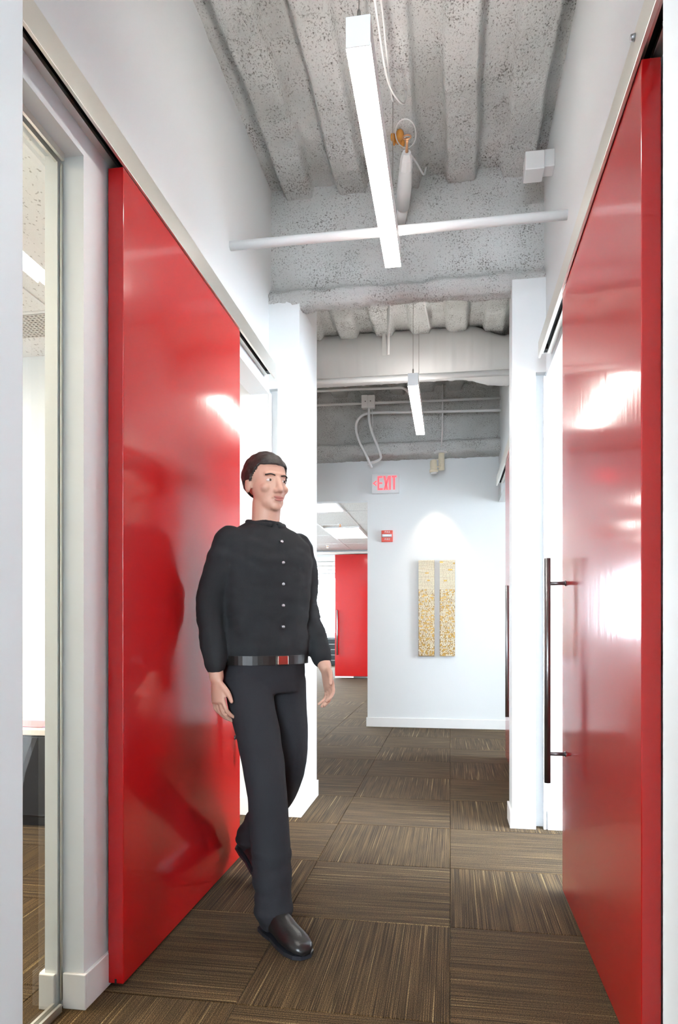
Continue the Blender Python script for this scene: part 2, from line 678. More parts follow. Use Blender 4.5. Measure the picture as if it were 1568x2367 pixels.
# left hall wall: head over the openings, pier between glass and doorway
struct('wall_left', MB().box(XLB, XL, 1.25, 4.08, HD, WT), 'paint', 'white wall above the left red sliding door')
pier_l = struct('wall_left', MB().box(XLB, XL, 1.792, 2.66, 0, HD), 'paint', 'white wall pier behind the left red sliding door')
# jamb line where the glass meets the pier: the room half of the pier end steps out a little
struct('wall_left', MB().box(XLB, -1.0965, 1.777, 1.792, 0, HD), 'paint', 'inner half of the white glazing jamb')
struct('wall_left', MB().box(XLB, XL, -4.2, 0.75, 0, WT), 'paint', 'white wall behind the near left pillar')
struct('wall_left', MB().box(-1.45, PXL, 0.75, 1.25, 0, WT), 'paint', 'white near left pillar at the edge of the view', bevel=0.004)
# right hall wall
struct('wall_right', MB().box(XR, XRB, 1.14, 4.08, HD, WT), 'paint', 'white wall above the near right red sliding door')
struct('wall_right', MB().box(XR, XRB, 1.14, 2.68, 0, HD), 'paint', 'white wall pier behind the near right red sliding door')
struct('wall_right', MB().box(XR, XRB, -4.2, 0.66, 0, WT), 'paint', 'white wall behind the near right pillar')
struct('wall_right', MB().box(PXR, 0.95, 0.66, 1.14, 0, WT), 'paint', 'white near right pillar at the edge of the view', bevel=0.004)
# partitions between the rooms + pillars in the middle distance
struct('wall_left', MB().box(-6.9, XL - 0.003, YP, 3.91, 0, WT), 'paint', 'white partition closing the left room')
struct('wall_left', MB().box(-1.30, PXL, 3.83, YPB, 0, 2.945).box(-1.30, PXL, 3.93, YPB, 2.945, WT), 'paint', 'core of the white left pillar under the beam', bevel=0.003)
struct('wall_left', MB().box(-0.972, PXL, YP, 3.83, 0, 2.945).box(XL, -0.972, YP, 3.83, 2.44, 2.945), 'paint',
       'white front face of the left pillar with a door slot')
struct('wall_right', MB().box(XR + 0.003, 3.62, YP - 0.02, 3.91, 0, WT), 'paint', 'white partition closing the right room')
struct('wall_right', MB().box(PXR, 0.60, 3.82, 3.95, 0, 2.945).box(PXR, 0.60, 3.93, 3.95, 2.945, WT), 'paint', 'core of the white right pillar under the beam', bevel=0.003)
struct('wall_right', MB().box(PXR, 0.452, YP - 0.02, 3.82, 0, 2.945).box(0.452, XR, YP - 0.02, 3.82, 2.44, 2.945), 'paint',
       'white front face of the right pillar with a door slot')
# second bay, right: wall with the far sliding door
struct('wall_right', MB().box(XR, XRB, 3.91, YE, HD - 0.02, WT), 'paint', 'white wall above the farther right red sliding door')
struct('wall_right', MB().box(XR, XRB, 3.91, 5.70, 0, HD - 0.02), 'paint', 'white wall behind the farther right red sliding door')
# end wall with the doorway to the open office at its left
struct('wall_end', MB().box(-0.885, 3.62, YE, YE + 0.12, 0, WT), 'paint', 'white end wall carrying the exit sign and the artwork')
struct('wall_end', MB().box(-2.7, -0.885, YE, YE + 0.12, 2.452, WT), 'paint', 'white wall over the doorway to the open office')
struct('wall_end', MB().box(-6.9, -2.7, YE, YE + 0.12, 0, WT), 'paint', 'white end wall left of the office doorway')
# back of the corridor behind the camera
struct('wall_back', MB().box(-1.17, 0.65, -4.3, -4.2, 0, 0.9).box(-1.17, 0.65, -4.3, -4.2, 2.9, WT), 'paint',
       'white wall behind the camera under and over a window')


# ------------------------------------------------------------------ outer shell with windows
def window_wall(name, axis, a, t, u0, u1, z0, z1, lab, wins, wz0, wz1):
    """wall in plane axis=a (thickness t) from u0..u1 with openings wins=[(u,u)]"""
    mb = MB()

    def bx(ua, ub, za, zb):
        if axis == 'x':
            mb.box(a, a + t, ua, ub, za, zb)
        else:
            mb.box(ua, ub, a, a + t, za, zb)
    bx(u0, u1, z0, wz0)
    bx(u0, u1, wz1, z1)
    prev = u0
    for (p, q) in wins:
        bx(prev, p, wz0, wz1)
        prev = q
    bx(prev, u1, wz0, wz1)
    return struct(name, mb, 'paint', lab)


nwin = [0]


def window(axis, a, u0, u1, z0, z1, facing, mull=2):
    nwin[0] += 1
    fr = MB()
    w = 0.05
    d0, d1 = a + 0.02, a + 0.09

    def bx(mb, ua, ub, za, zb, e0, e1):
        if axis == 'x':
            mb.box(e0, e1, ua, ub, za, zb)
        else:
            mb.box(ua, ub, e0, e1, za, zb)
    bx(fr, u0, u1, z0, z0 + w, d0, d1)
    bx(fr, u0, u1, z1 - w, z1, d0, d1)
    for k in range(mull + 1):
        uc = u0 + (u1 - u0) * k / mull
        ua, ub = max(u0, uc - w / 2), min(u1, uc + w / 2)
        if k == 0:
            ub = u0 + w
        if k == mull:
            ua = u1 - w
        bx(fr, ua, ub, z0 + w, z1 - w, d0, d1)
    f = struct('window_%d' % nwin[0], fr, 'trim', 'white framed office window number %d letting in daylight' % nwin[0])
    gl = MB()
    bx(gl, u0 + w, u1 - w, z0 + w, z1 - w, a + 0.045, a + 0.051)
    g = gl.build('pane', 'winglass', f)
    uc, zc = (u0 + u1) / 2, (z0 + z1) / 2
    rot = {'+x': (0, R(-90), 0), '-x': (0, R(90), 0), '+y': (R(90), 0, 0), '-y': (R(-90), 0, 0)}[facing]
    if axis == 'x':
        loc = (a + (0.12 if facing == '+x' else -0.02), uc, zc)
        portal('window_portal', loc, rot, z1 - z0, u1 - u0)
    else:
        loc = (uc, a + (0.12 if facing == '+y' else -0.02), zc)
        portal('window_portal', loc, rot, u1 - u0, z1 - z0)


# left outer wall: left room, cross corridor, office
window_wall('wall_left', 'x', -6.9, 0.11, -4.3, 20.5, 0, WT, 'outer window wall on the left',
            [(1.6, 2.4), (8.4, 11.4)], 0.75, 2.55)
window('x', -6.9, 1.6, 2.4, 0.75, 2.55, '+x', 1)
window('x', -6.9, 8.4, 11.4, 0.75, 2.55, '+x', 3)
window_wall('wall_right', 'x', 3.60, 0.11, -4.3, 20.5, 0, WT, 'outer window wall on the right',
            [(-0.3, 3.6), (5.4, 6.2)], 0.35, 2.62)
window('x', 3.60, -0.3, 3.6, 0.35, 2.62, '-x', 4)
window('x', 3.60, 5.4, 6.2, 0.35, 2.62, '-x', 1)  # unseen window, added to let more light into the second bay
window_wall('wall_back', 'y', 20.4, 0.11, -6.9, 3.7, 0, WT, 'far window wall behind the open office', [(-6.2, -1.2)], 0.85, 2.6)
window('y', 20.4, -6.2, -1.2, 0.85, 2.6, '-y', 5)
window('y', -4.3, -1.13, 0.61, 0.9, 2.9, '+y', 2)
# inner cross walls closing the two side rooms behind the camera
struct('wall_left', MB().box(-6.8, XLB, -0.6, -0.5, 0, WT), 'paint', 'far side wall of the left room')
struct('wall_right', MB().box(XRB, 3.62, -0.6, -0.5, 0, WT), 'paint', 'far side wall of the right room')
# far office end wall with an opening beside the red door
struct('wall_far', MB().box(-6.8, -3.9, 14.3, 14.42, 0, ACT).box(-2.30, 1.6, 14.3, 14.42, 0, ACT).box(-3.9, -2.30, 14.3, 14.42, 2.56, ACT), 'paint',
       'white far wall of the open office')
struct('wall_far', MB().box(1.5, 1.6, YE + 0.12, 14.3, 0, ACT), 'paint', 'right wall of the open office')


# ------------------------------------------------------------------ hung ceilings with lay-in tiles
def hung_ceiling(name, x0, x1, y0, y1, z, lab, gx, gy, ox, oy, skip=(), detail=None):
    """lay-in tiles gx by gy on a T-grid; detail=(xa,xb,ya,yb) region built tile by tile"""
    base = struct(name, MB().box(x0, x1, y0, y1, z + 0.02, z + 0.05), 'act', lab)
    g = MB()
    k = math.ceil((x0 - ox) / gx)
    while ox + k * gx < x1:
        xx = ox + k * gx
        g.box(xx - 0.012, xx + 0.012, y0, y1, z, z + 0.02)
        k += 1
    k = math.ceil((y0 - oy) / gy)
    while oy + k * gy < y1:
        yy = oy + k * gy
        g.box(x0, x1, yy - 0.012, yy + 0.012, z + 0.0005, z + 0.0195)
        k += 1
    g.build('ceiling_grid', 'grid', base)
    if detail:
        tm = MB().box(-gx / 2 + 0.013, gx / 2 - 0.013, -gy / 2 + 0.013, gy / 2 - 0.013, 0.004, 0.019).mesh('ceiling_tile')
        tm.materials.append(M['act'])
        i0, i1 = math.floor((detail[0] - ox) / gx), math.ceil((detail[1] - ox) / gx)
        j0, j1 = math.floor((detail[2] - oy) / gy), math.ceil((detail[3] - oy) / gy)
        for i in range(i0, i1):
            for j in range(j0, j1):
                c = (ox + (i + 0.5) * gx, oy + (j + 0.5) * gy)
                if c[0] - gx / 2 < x0 or c[0] + gx / 2 > x1 or c[1] - gy / 2 < y0 or c[1] + gy / 2 > y1:
                    continue
                if (i, j) in skip:
                    continue
                o = bpy.data.objects.new('ceiling_tile', tm)
                o.location = (c[0], c[1], z)
                COL.objects.link(o)
                o.parent = base
    return base


def troffer(name, x0, x1, y0, y1, z, mat, label, group=None):
    r = empty(name, ((x0 + x1) / 2, (y0 + y1) / 2, z), label, 'ceiling light', group)
    e = 0.03
    MB().box(x0, x0 + e, y0, y1, z - 0.004, z + 0.018).box(x1 - e, x1, y0, y1, z - 0.004, z + 0.018) \
        .box(x0 + e, x1 - e, y0, y0 + e, z - 0.004, z + 0.018).box(x0 + e, x1 - e, y1 - e, y1, z - 0.004, z + 0.018) \
        .build('frame', 'fixture', r)
    MB().box(x0 + e, x1 - e, y0 + e, y1 - e, z + 0.002, z + 0.014).build('diffuser', mat, r)
    return r


hung_ceiling('ceiling', -6.8, 1.5, YE + 0.12, 14.3, 2.69, 'hung tile ceiling of the open office', 0.61, 1.22, -1.44, 9.42,
             skip={(-1, -2), (-1, 1), (-3, 2), (-4, -1)}, detail=(-3.9, -0.9, 7.5, 14.3))
hung_ceiling('ceiling', -6.8, 1.5, 14.42, 20.4, 2.69, 'hung ceiling of the room beyond the office', 1.22, 1.22, -1.44, 14.3)
hung_ceiling('ceiling', -6.8, XLB, -0.5, YP, ACT, 'hung tile ceiling of the left room', 0.61, 1.22, -2.03, 3.225 - 1.22,
             skip={(-2, 0), (-1, 1), (-2, 1), (-3, 1)}, detail=(-3.3, -1.3, 0.7, 3.3))
hung_ceiling('ceiling', XRB, 3.6, -0.5, YP - 0.02, ACT, 'hung ceiling of the right room', 0.61, 1.22, 1.3, 0.4)
hung_ceiling('ceiling', XRB, 3.6, 3.91, YE, ACT, 'hung ceiling of the farther right room', 0.61, 1.22, 1.3, 4.4)
struct('ceiling', MB().box(-6.8, -3.2, 3.91, YE, 3.56, 3.62), 'paint', 'plain ceiling at the end of the cross corridor')

G = 'recessed lights of the open office ceiling'
troffer('ceiling_light', -2.05, -1.44, 8.20, 9.42, 2.69, 'troffer', 'bright recessed office light nearest the doorway head', G)
troffer('ceiling_light', -2.05, -1.44, 10.95, 12.30, 2.69, 'troffer', 'bright recessed office light in front of the far red door', G)
troffer('ceiling_light', -3.27, -2.66, 12.4, 13.5, 2.69, 'troffer', 'small bright sliver of light at the far left office ceiling', G)
troffer('ceiling_light', -0.8, -0.2, 11.0, 12.2, 2.69, 'troffer', 'recessed office light hidden behind the end wall', G)
troffer('ceiling_light', -4.2, -3.6, 9.0, 10.2, 2.69, 'troffer', 'recessed office light out on the left of the office', G)
G2 = 'recessed lights of the side rooms'
troffer('ceiling_light', -2.64, -2.03, 0.80, 2.00, ACT, 'roomlamp', 'recessed warm light in the left room ceiling near the glass', G2)
troffer('ceiling_light', -4.47, -3.86, 1.20, 2.40, ACT, 'roomlamp', 'recessed warm light deep in the left room ceiling', G2)
troffer('ceiling_light', 1.91, 2.52, 1.00, 2.20, ACT, 'troffer', 'recessed light in the right room ceiling', G2)
troffer('ceiling_light', 1.91, 2.52, 5.00, 6.20, ACT, 'troffer', 'recessed light in the farther right room ceiling', G2)

# perforated vent strip in the left room ceiling
vr = empty('ceiling_vent', (-2.6, 3.37, ACT), 'perforated metal air vent in the left room ceiling', 'vent')
MB().box(-3.25, -1.45, 3.24, 3.50, ACT + 0.006, ACT + 0.014).build('backing', 'ventdark', vr)
vm = MB()
for a in range(0, 75):
    xa = -3.25 + a * 0.024
    vm.box(xa, xa + 0.009, 3.24, 3.50, ACT - 0.002, ACT + 0.004)
for a in range(0, 12):
    ya = 3.24 + a * 0.0225
    vm.box(-3.25, -1.45, ya, ya + 0.009, ACT - 0.0015, ACT + 0.0035)
tag(vm.build('perforated_plate', 'vent', vr), kind='stuff')

# ------------------------------------------------------------------ baseboards
BH, BT = 0.10, 0.012


def base(name, boxes, lab):
    mb = MB()
    for b in boxes:
        mb.box(*b, 0.0, BH)
    return struct(name, mb, 'trim', lab, bevel=0.0025)


base('baseboard_left', [(XL, XL + BT, 1.792, 2.66)], 'white baseboard on the pier by the left door')
base('baseboard_left', [(-1.083, XL + BT, 1.780, 1.792)], 'white baseboard at the foot of the glazing jamb')
base('baseboard_left', [(XLB - 0.012, -1.100, 1.765, 1.777), (XLB - 0.012, XLB, 1.777, 2.66)], 'white baseboard on the room side of the jamb')
base('baseboard_left', [(-6.0, XL, YP - BT, YP)], 'white baseboard along the left room partition')
base('baseboard_left', [(-0.972, PXL + BT, YP - BT, YP), (PXL, PXL + BT, YP, YPB)], 'white baseboard around the left pillar')
base('baseboard_right', [(PXR - BT, 0.452, YP - 0.02 - BT, YP - 0.02), (PXR - BT, PXR, YP - 0.02, 3.95)], 'white baseboard around the right pillar')
base('baseboard_right', [(0.512, 3.5, YP - 0.02 - BT, YP - 0.02)], 'white baseboard along the right room partition')
base('baseboard_end', [(-0.885 - BT, 3.5, YE - BT, YE)], 'white baseboard along the end wall')
base('baseboard_left', [(PXL, PXL + BT, 0.75, 1.25 + BT)], 'white baseboard on the near left pillar')
# metal edge trim where the doorway meets the partition
struct('trim_4', MB().box(XL - 0.001, XL + 0.012, YP - 0.004, YP + 0.03, 0, HD), 'trim', 'slim white edge bead beside the left door slot')
struct('trim_5', MB().box(XR - 0.012, XR + 0.001, YP - 0.024, YP + 0.01, 0, HD), 'trim', 'slim white edge bead beside the right door slot')

# ------------------------------------------------------------------ glass sidelight of the left room
gr = empty('glass_sidelight', (-1.09, 1.5, 0), 'floor-to-head clear glass panel beside the near left pillar', 'glass panel')
MB().box(-1.095, -1.085, 1.25, 1.783, 0.02, HD - 0.012).build('pane', 'glass', gr)
tr = MB().box(-1.105, -1.097, 1.25, 1.765, 0, 0.022).box(-1.083, -1.075, 1.25, 1.765, 0, 0.022).box(-1.097, -1.083, 1.25, 1.765, 0, 0.006)
tr.build('floor_channel', 'alu', gr)
MB().box(-1.105, -1.097, 1.25, 1.777, HD - 0.02, HD).box(-1.083, -1.075, 1.25, 1.777, HD - 0.02, HD).build('head_channel', 'alu', gr)
MB().box(-1.0925, -1.0880, 1.7835, 1.7915, 0.02, HD - 0.02).build('edge_gasket', 'alu', gr)


# ------------------------------------------------------------------ sliding doors, tracks, handles
def handle(parent, x_face, sgn, y, z0, z1, mat, st=(0.115, 0.79)):
    """bar handle on a door face at x_face; sgn = direction out of the face"""
    xb = x_face + sgn * 0.070
    hb = MB().tube([(xb, y, z0), (xb, y, z1)], 0.0125, 20).build('handle', mat, parent, smooth=True)
    for s_ in st:
        zz = z0 + s_
        MB().tube([(x_face, y, zz), (xb, y, zz)], 0.0075, 12).build('standoff', mat, hb, smooth=True)
        MB().tube([(x_face, y, zz), (x_face + sgn * 0.004, y, zz)], 0.011, 14).build('rosette', mat, hb, smooth=True)
    for p in hb.data.polygons:
        p.use_smooth = len(p.vertices) == 4
    return hb


def track(name, x_wall, sgn, y0, y1, z0, z1, label):
    """aluminium top track on the wall at x_wall, sgn towards the hall"""
    r = empty(name, (x_wall, (y0 + y1) / 2, z0), label, 'door track')

    def b(mb, a, c, ya, yb, za, zb):
        xa, xc = x_wall + sgn * a, x_wall + sgn * c
        mb.box(min(xa, xc), max(xa, xc), ya, yb, za, zb)
    m = MB()
    b(m, 0.056, 0.066, y0, y1, z0 - 0.022, z1)
    m.build('fascia', 'alu', r, bevel=0.0012)
    m = MB()
    b(m, 0.0, 0.056, y0, y1, z1 - 0.006, z1)
    b(m, 0.0, 0.006, y0, y1, z0, z1 - 0.006)
    m.build('rail_body', 'alu', r)
    m = MB()
    b(m, 0.006, 0.020, y0, y1, z0, z0 + 0.005)
    b(m, 0.020, 0.023, y0, y1, z0, z0 + 0.014)
    m.build('inner_lip', 'alu', r)
    m = MB()
    b(m, 0.042, 0.056, y0, y1, z0, z0 + 0.005)
    m.build('outer_lip', 'alu', r)
    m = MB()
    b(m, 0.008, 0.054, y0 + 0.004, y1 - 0.002, z0 + 0.030, z0 + 0.036)
    m.build('channel_roof', 'dark', r)
    m = MB()
    b(m, 0.024, 0.041, y1 - 0.05, y1 - 0.004, z0 + 0.004, z0 + 0.028)
    m.build('door_stop', 'dark', r)
    return r


def sliding_door(name, x0, x1, y0, y1, z1, label, hx, sgn, hy, hmat='steel', hz=(0.462, 1.352)):
    r = empty(name, ((x0 + x1) / 2, (y0 + y1) / 2, 0), label, 'sliding door', 'red lacquer sliding doors')
    MB().box(x0, x1, y0, y1, 0.010, z1).build('panel', 'red', r, bevel=0.0022)
    xc = (x0 + x1) / 2
    MB().box(xc - 0.003, xc + 0.003, y0 - 0.0006, y0 + 0.03, 0.0095, 0.024).build('floor_guide_slot', 'dark', r)
    for yy in (y0 + 0.16, y1 - 0.16):
        hg = MB().tube([(xc, yy, z1), (xc, yy, z1 + 0.022)], 0.005, 10)
        hg.build('hanger', 'steel_light', r, smooth=True)
    handle(r, hx, sgn, hy, hz[0], hz[1], hmat)
    return r


ZT = 2.462
sliding_door('sliding_door', -1.015, -0.966, 1.913, 3.062, ZT - 0.004, 'glossy red sliding door on the left with the walking person in front', -0.966, 1, 2.985)
track('door_track', XL, 1, 1.10, 3.69, ZT + 0.020, 2.542, 'pale metal sliding track over the left red door')
sliding_door('sliding_door', 0.451, 0.496, 1.726, 2.887, 2.437, 'glossy red sliding door near on the right with dark bar handle', 0.451, -1, 2.805)
rtk = track('door_track', XR, -1, 0.90, 3.56, ZT - 0.006, 2.516, 'pale metal sliding track over the near right red door')
sliding_door('sliding_door', 0.451, 0.496, 4.64, 5.79, 2.437, 'red sliding door farther off, almost hidden behind the right pillar', 0.451, -1, 4.745, 'steel_light',
             (0.470, 1.360))
track('door_track', XR, -1, 4.32, 6.72, ZT - 0.004, 2.52, 'short visible end of the farther right door track')

# loose bolt and plugged hole by the near right track
MB().tube([(XR, 1.80, 2.605), (XR - 0.003, 1.80, 2.605)], 0.004, 10).build('plug', 'dark', rtk)
MB().tube([(XR - 0.066, 1.738, 2.500), (XR - 0.076, 1.738, 2.500)], [0.009, 0.007], 10).build('bolt', 'steel_light', rtk, smooth=True)

# far red door of the open office
fd = empty('sliding_door', (-1.9, 14.2, 0), 'small distant red door seen through the office doorway', 'sliding door', 'red lacquer sliding doors')
MB().box(-2.395, -1.25, 14.18, 14.225, 0.045, 2.60).build('panel', 'red', fd, bevel=0.003)
hb = MB().tube([(-2.335, 14.11, 0.49), (-2.335, 14.11, 1.43)], 0.017, 14).build('handle', 'steel_light', fd, smooth=True)
for zz in (0.60, 1.30):
    MB().tube([(-2.335, 14.11, zz), (-2.335, 14.18, zz)], 0.008, 10).build('standoff', 'steel_light', hb, smooth=True)
MB().box(-2.395, -2.0, 14.19, 14.215, 0.010, 0.045).build('bottom_rail', 'trim', fd)
MB().box(-3.9, -1.0, 14.17, 14.30, 2.615, 2.66).build('head_track', 'alu', fd)

# ------------------------------------------------------------------ linear pendants
def pendant(y0, y1, xc, zb, label, far=0.02):
    r = empty('pendant_light', (xc, (y0 + y1) / 2, zb), label, 'pendant light', 'white linear pendant lights')
    w, hgt = 0.0355, 0.088
    MB().box(xc - w, xc + w, y0, y0 + 0.004, zb, zb + hgt).build('end_cap', 'fixture', r, bevel=0.001)
    MB().box(xc - w, xc + w, y1 - 0.004, y1, zb, zb + hgt).build('end_cap', 'fixture', r, bevel=0.001)
    MB().box(xc - w, xc + w, y0 + 0.004, y1 - 0.004, zb + hgt - 0.003, zb + hgt) \
        .box(xc - w, xc - w + 0.0025, y0 + 0.004, y1 - 0.004, zb + 0.010, zb + hgt - 0.003) \
        .box(xc + w - 0.0025, xc + w, y0 + 0.004, y1 - 0.004, zb + 0.010, zb + hgt - 0.003).build('housing', 'fixture', r)
    MB().box(xc - w, xc + w, y0 + 0.004, y1 - 0.004, zb + 0.0005, zb + 0.010).build('diffuser', 'lamp', r)
    MB().box(xc - w + 0.006, xc + w - 0.006, y0 + 0.05, y1 - 0.05, zb + hgt, zb + hgt + 0.003).build('uplight_lens', 'uplamp', r)
    for yy in (y0 + 0.02, y1 - far):
        c = MB().tube([(xc, yy, zb + hgt), (xc, yy, DK + 0.03)], 0.0016, 6).build('suspension_cable', 'wirerope', r)
        MB().tube([(xc, yy, zb + hgt), (xc, yy, zb + hgt + 0.028), (xc, yy, zb + hgt + 0.036)], [0.0055, 0.0055, 0.0022], 10) \
            .build('cable_gripper', 'wirerope', c, smooth=True)
    return r


pendant(1.935, 3.155, -0.260, 2.74, 'long glowing linear pendant hanging nearest the camera')
pendant(4.72, 5.94, -0.253, 2.74, 'smaller-looking glowing linear pendant hanging beyond the beam', 0.30)
pendant(-3.61, -2.39, -0.260, 2.74, 'unseen linear pendant added behind the camera for more light')  # added lamp: throws light forward onto the beam web and near pillars
pendant(5.0, 6.22, -2.10, 2.74, 'unseen linear pendant added in the left cross corridor for light', 0.55)  # out of view, added to brighten the second bay

# cables feeding the near pendant and the small sprinkler branch beside it
tag(MB().tube(bez([(-0.235, 1.6, DK - 0.02), (-0.262, 2.25, 3.33), (-0.262, 2.50, 3.30), (-0.252, 2.78, 3.31), (-0.225, 2.98, 3.38),
                   (-0.205, 3.12, 3.47), (-0.200, 3.16, DK + 0.03)]), 0.0045, 8).build('power_cable', 'wire', smooth=True),
    'white cable drooping beside the near pendant to its copper ring', 'cable', 'white ceiling cables')
tag(MB().tube(bez([(-0.205, 1.6, DK - 0.01), (-0.240, 2.25, 3.34), (-0.245, 2.55, 3.33), (-0.250, 2.82, 3.36), (-0.255, 3.06, 3.44),
                   (-0.26, 3.20, DK + 0.03)]), 0.0038, 8).build('power_cable', 'wire', smooth=True),
    'second white cable drooping close along the near pendant', 'cable', 'white ceiling cables')
tag(MB().tube(bez([(-0.200, 3.40, 3.43), (-0.170, 3.52, 3.46), (-0.140, 3.66, 3.49), (-0.128, 3.735, DK + 0.03)]), 0.0055, 8)
    .build('power_cable', 'wire', smooth=True), 'short stiff white cable from the sprinkler fitting up into the ceiling', 'cable',
    'white ceiling cables')
sp = empty('sprinkler_branch', (-0.22, 3.6, 3.4), 'white painted sprinkler pipe and fitting right of the near pendant', 'sprinkler')
MB().tube([(-0.278, 3.845, 3.355), (-0.262, 3.78, 3.365), (-0.250, 3.70, 3.375)], 0.030, 16).build('branch_pipe', 'pipe', sp, smooth=True)
MB().tube([(-0.255, 3.73, 3.372), (-0.238, 3.60, 3.385), (-0.226, 3.50, 3.40), (-0.218, 3.44, 3.415)], [0.036, 0.038, 0.034, 0.028], 16) \
    .build('elbow_fitting', 'pipe', sp, smooth=True)
MB().tube([(-0.222, 3.47, 3.405), (-0.216, 3.42, 3.42), (-0.213, 3.39, 3.43)], [0.034, 0.030, 0.022], 8).build('hex_nut', 'pipe', sp)
MB().tube([(-0.213, 3.40, 3.428), (-0.209, 3.355, 3.445), (-0.207, 3.33, 3.455)], [0.008, 0.006, 0.009], 10).build('sprinkler_stem', 'copper', sp, smooth=True)
ring = [(-0.207 + 0.019 * math.cos(a), 3.325 + 0.006 * math.sin(a), 3.458 + 0.015 * math.sin(a)) for a in
        [2 * math.pi * k / 20 for k in range(21)]]
MB().tube(ring, 0.0035, 8).build('copper_ring', 'copper', sp, smooth=True)
lp = [(-0.215 + 0.050 * math.cos(a), 3.36 + 0.10 * math.sin(a), 3.500) for a in [2 * math.pi * k / 24 for k in range(25)]]
MB().tube(lp, 0.003, 8).build('wire_loop', 'wire', sp, smooth=True)
patch = MB()
for (px_, py_, rr) in ((-0.247, 3.41, 0.020), (-0.256, 3.44, 0.018), (-0.240, 3.47, 0.014), (-0.283, 3.42, 0.012), (-0.280, 3.45, 0.009)):
    patch.ellipsoid((px_, py_, 3.535), (rr, rr * 1.5, 0.022), 14, 8)
patch.build('primer_patch', 'rust', sp, smooth=True)

# ------------------------------------------------------------------ pipes, duct, conduits
tag(MB().tube([(XL, 3.10, 2.878), (XR, 3.10, 2.878)], 0.021, 18).build('sprinkler_pipe', 'pipe', smooth=True),
    'white pipe crossing the corridor under the near deck', 'pipe')
bx = empty('wall_speaker', (XR, 3.5, 3.37), 'small white box on a bracket high on the right wall', 'speaker')
MB().box(XR - 0.05, XR, 3.455, 3.535, 3.33, 3.415).build('bracket', 'fixture', bx, bevel=0.003)
MB().box(XR - 0.142, XR - 0.05, 3.44, 3.55, 3.315, 3.405).build('housing', 'fixture', bx, bevel=0.004)

# big round duct across the second bay
V, F = [], []
NR = 40
xs = [-3.2 + 0.02 * k for k in range(int((XR + 3.2) / 0.02) + 1)]
for x in xs:
    k = max(0.0, min(1.0, (x - 0.16) / 0.30))
    k = k * k * (3 - 2 * k)
    rad = 0.212 - 0.012 * k
    zc = 3.425 - 0.085 * k
    seam = ((x + 0.04 * 0) % 0.155) < 0.0205
    rr = rad + (0.006 if seam else 0.0)
    sag = 0.030 * math.exp(-((x - 0.26) / 0.11) ** 2)
    for a in range(NR):
        t = 2 * math.pi * a / NR
        zz = math.sin(t) * rr
        if zz < 0:
            zz *= 1 + sag * 4
        V.append((x, 5.95 + math.cos(t) * rr, zc + zz))
for i in range(len(xs) - 1):
    for a in range(NR):
        b2 = (a + 1) % NR
        F.append((i * NR + a, i * NR + b2, (i + 1) * NR + b2, (i + 1) * NR + a))
me = bpy.data.meshes.new('air_duct')
me.from_pydata(V, [], F)
dr = empty('air_duct', (-1.2, 5.95, 3.36), 'large white wrapped round duct crossing under the second deck', 'duct')
link('duct_body', me, 'duct', dr, smooth=True)
for xx in (-0.55, -2.0):
    MB().box(xx - 0.015, xx + 0.015, 5.725, 5.729, 3.36, DK + 0.02).build('hanger_strap', 'pipe', dr)


def conduit(label, pts, r, smooth_n=0):
    p = bez(pts, smooth_n) if smooth_n else pts
    return tag(MB().tube(p, r, 10).build('conduit', 'pipe', smooth=True), label, 'conduit', 'white painted conduits of the second bay')


conduit('thick white pipe running along the underside of the round duct', [(-3.2, 5.62, 3.150), (XR, 5.62, 3.120)], 0.024)
conduit('upper thin conduit ending in a bend behind the far pendant', bez([(-3.2, 6.85, 3.487), (-1.3, 6.85, 3.487), (-0.60, 6.85, 3.477), (-0.46, 6.85, 3.467), (-0.40, 6.88, 3.40), (-0.39, 7.05, 3.33)], 6), 0.012)
conduit('middle thin conduit passing through the junction box', [(-3.2, 7.05, 3.435), (XR, 7.05, 3.385)], 0.013)
conduit('lower thin conduit bending down at its left end towards the exit sign',
        bez([(XR, 7.05, 3.262), (-0.30, 7.05, 3.285), (-0.72, 7.05, 3.30), (-0.88, 7.05, 3.29), (-0.955, 7.05, 3.22), (-0.965, 7.05, 3.12),
             (-0.925, 7.05, 2.99), (-0.86, 7.07, 2.86), (-0.808, 7.08, 2.74)], 8), 0.0135)
conduit('thin conduit dropping from the junction box and hooking left',
        bez([(-0.832, 7.04, 3.36), (-0.828, 7.04, 3.22), (-0.800, 7.04, 3.10), (-0.742, 7.04, 2.95), (-0.712, 7.05, 2.86), (-0.722, 7.08, 2.825),
             (-0.80, 7.11, 2.80), (-0.855, 7.12, 2.79)], 8), 0.0135)
conduit('slim vertical conduit dropping to the track light', [(-0.075, 7.06, 3.56), (-0.078, 7.06, 3.10), (-0.088, 7.08, 2.93)], 0.009)
conduit('square white hanger rod between the beams', [(-0.475, 5.3, DK + 0.03), (-0.475, 5.3, 3.20)], 0.011)
conduit('slanting white wire pair above the far pendant', [(-0.215, 4.9, DK + 0.03), (-0.165, 5.62, 3.52)], 0.008)
jb = empty('junction_box', (-0.835, 7.05, 3.42), 'white square junction box with bent conduits above the exit sign', 'junction box')
MB().box(-0.905, -0.770, 7.015, 7.075, 3.345, 3.475).build('box', 'pipe', jb, bevel=0.004)
MB().box(-0.906, -0.842, 7.009, 7.015, 3.345, 3.478).build('cover_plate', 'pipe', jb, bevel=0.002)
MB().box(-0.834, -0.769, 7.009, 7.015, 3.343, 3.474).build('cover_plate', 'pipe', jb, bevel=0.002)
for xx in (-0.866, -0.812):
    MB().tube([(xx, 7.0095, 3.412), (xx, 7.006, 3.412)], 0.005, 10).build('screw', 'dark', jb)
MB().tube(bez([(-0.80, 7.03, 3.34), (-0.79, 7.03, 3.2), (-0.795, 7.03, 3.06)], 4), 0.004, 6).build('stub_wire', 'wire', jb)

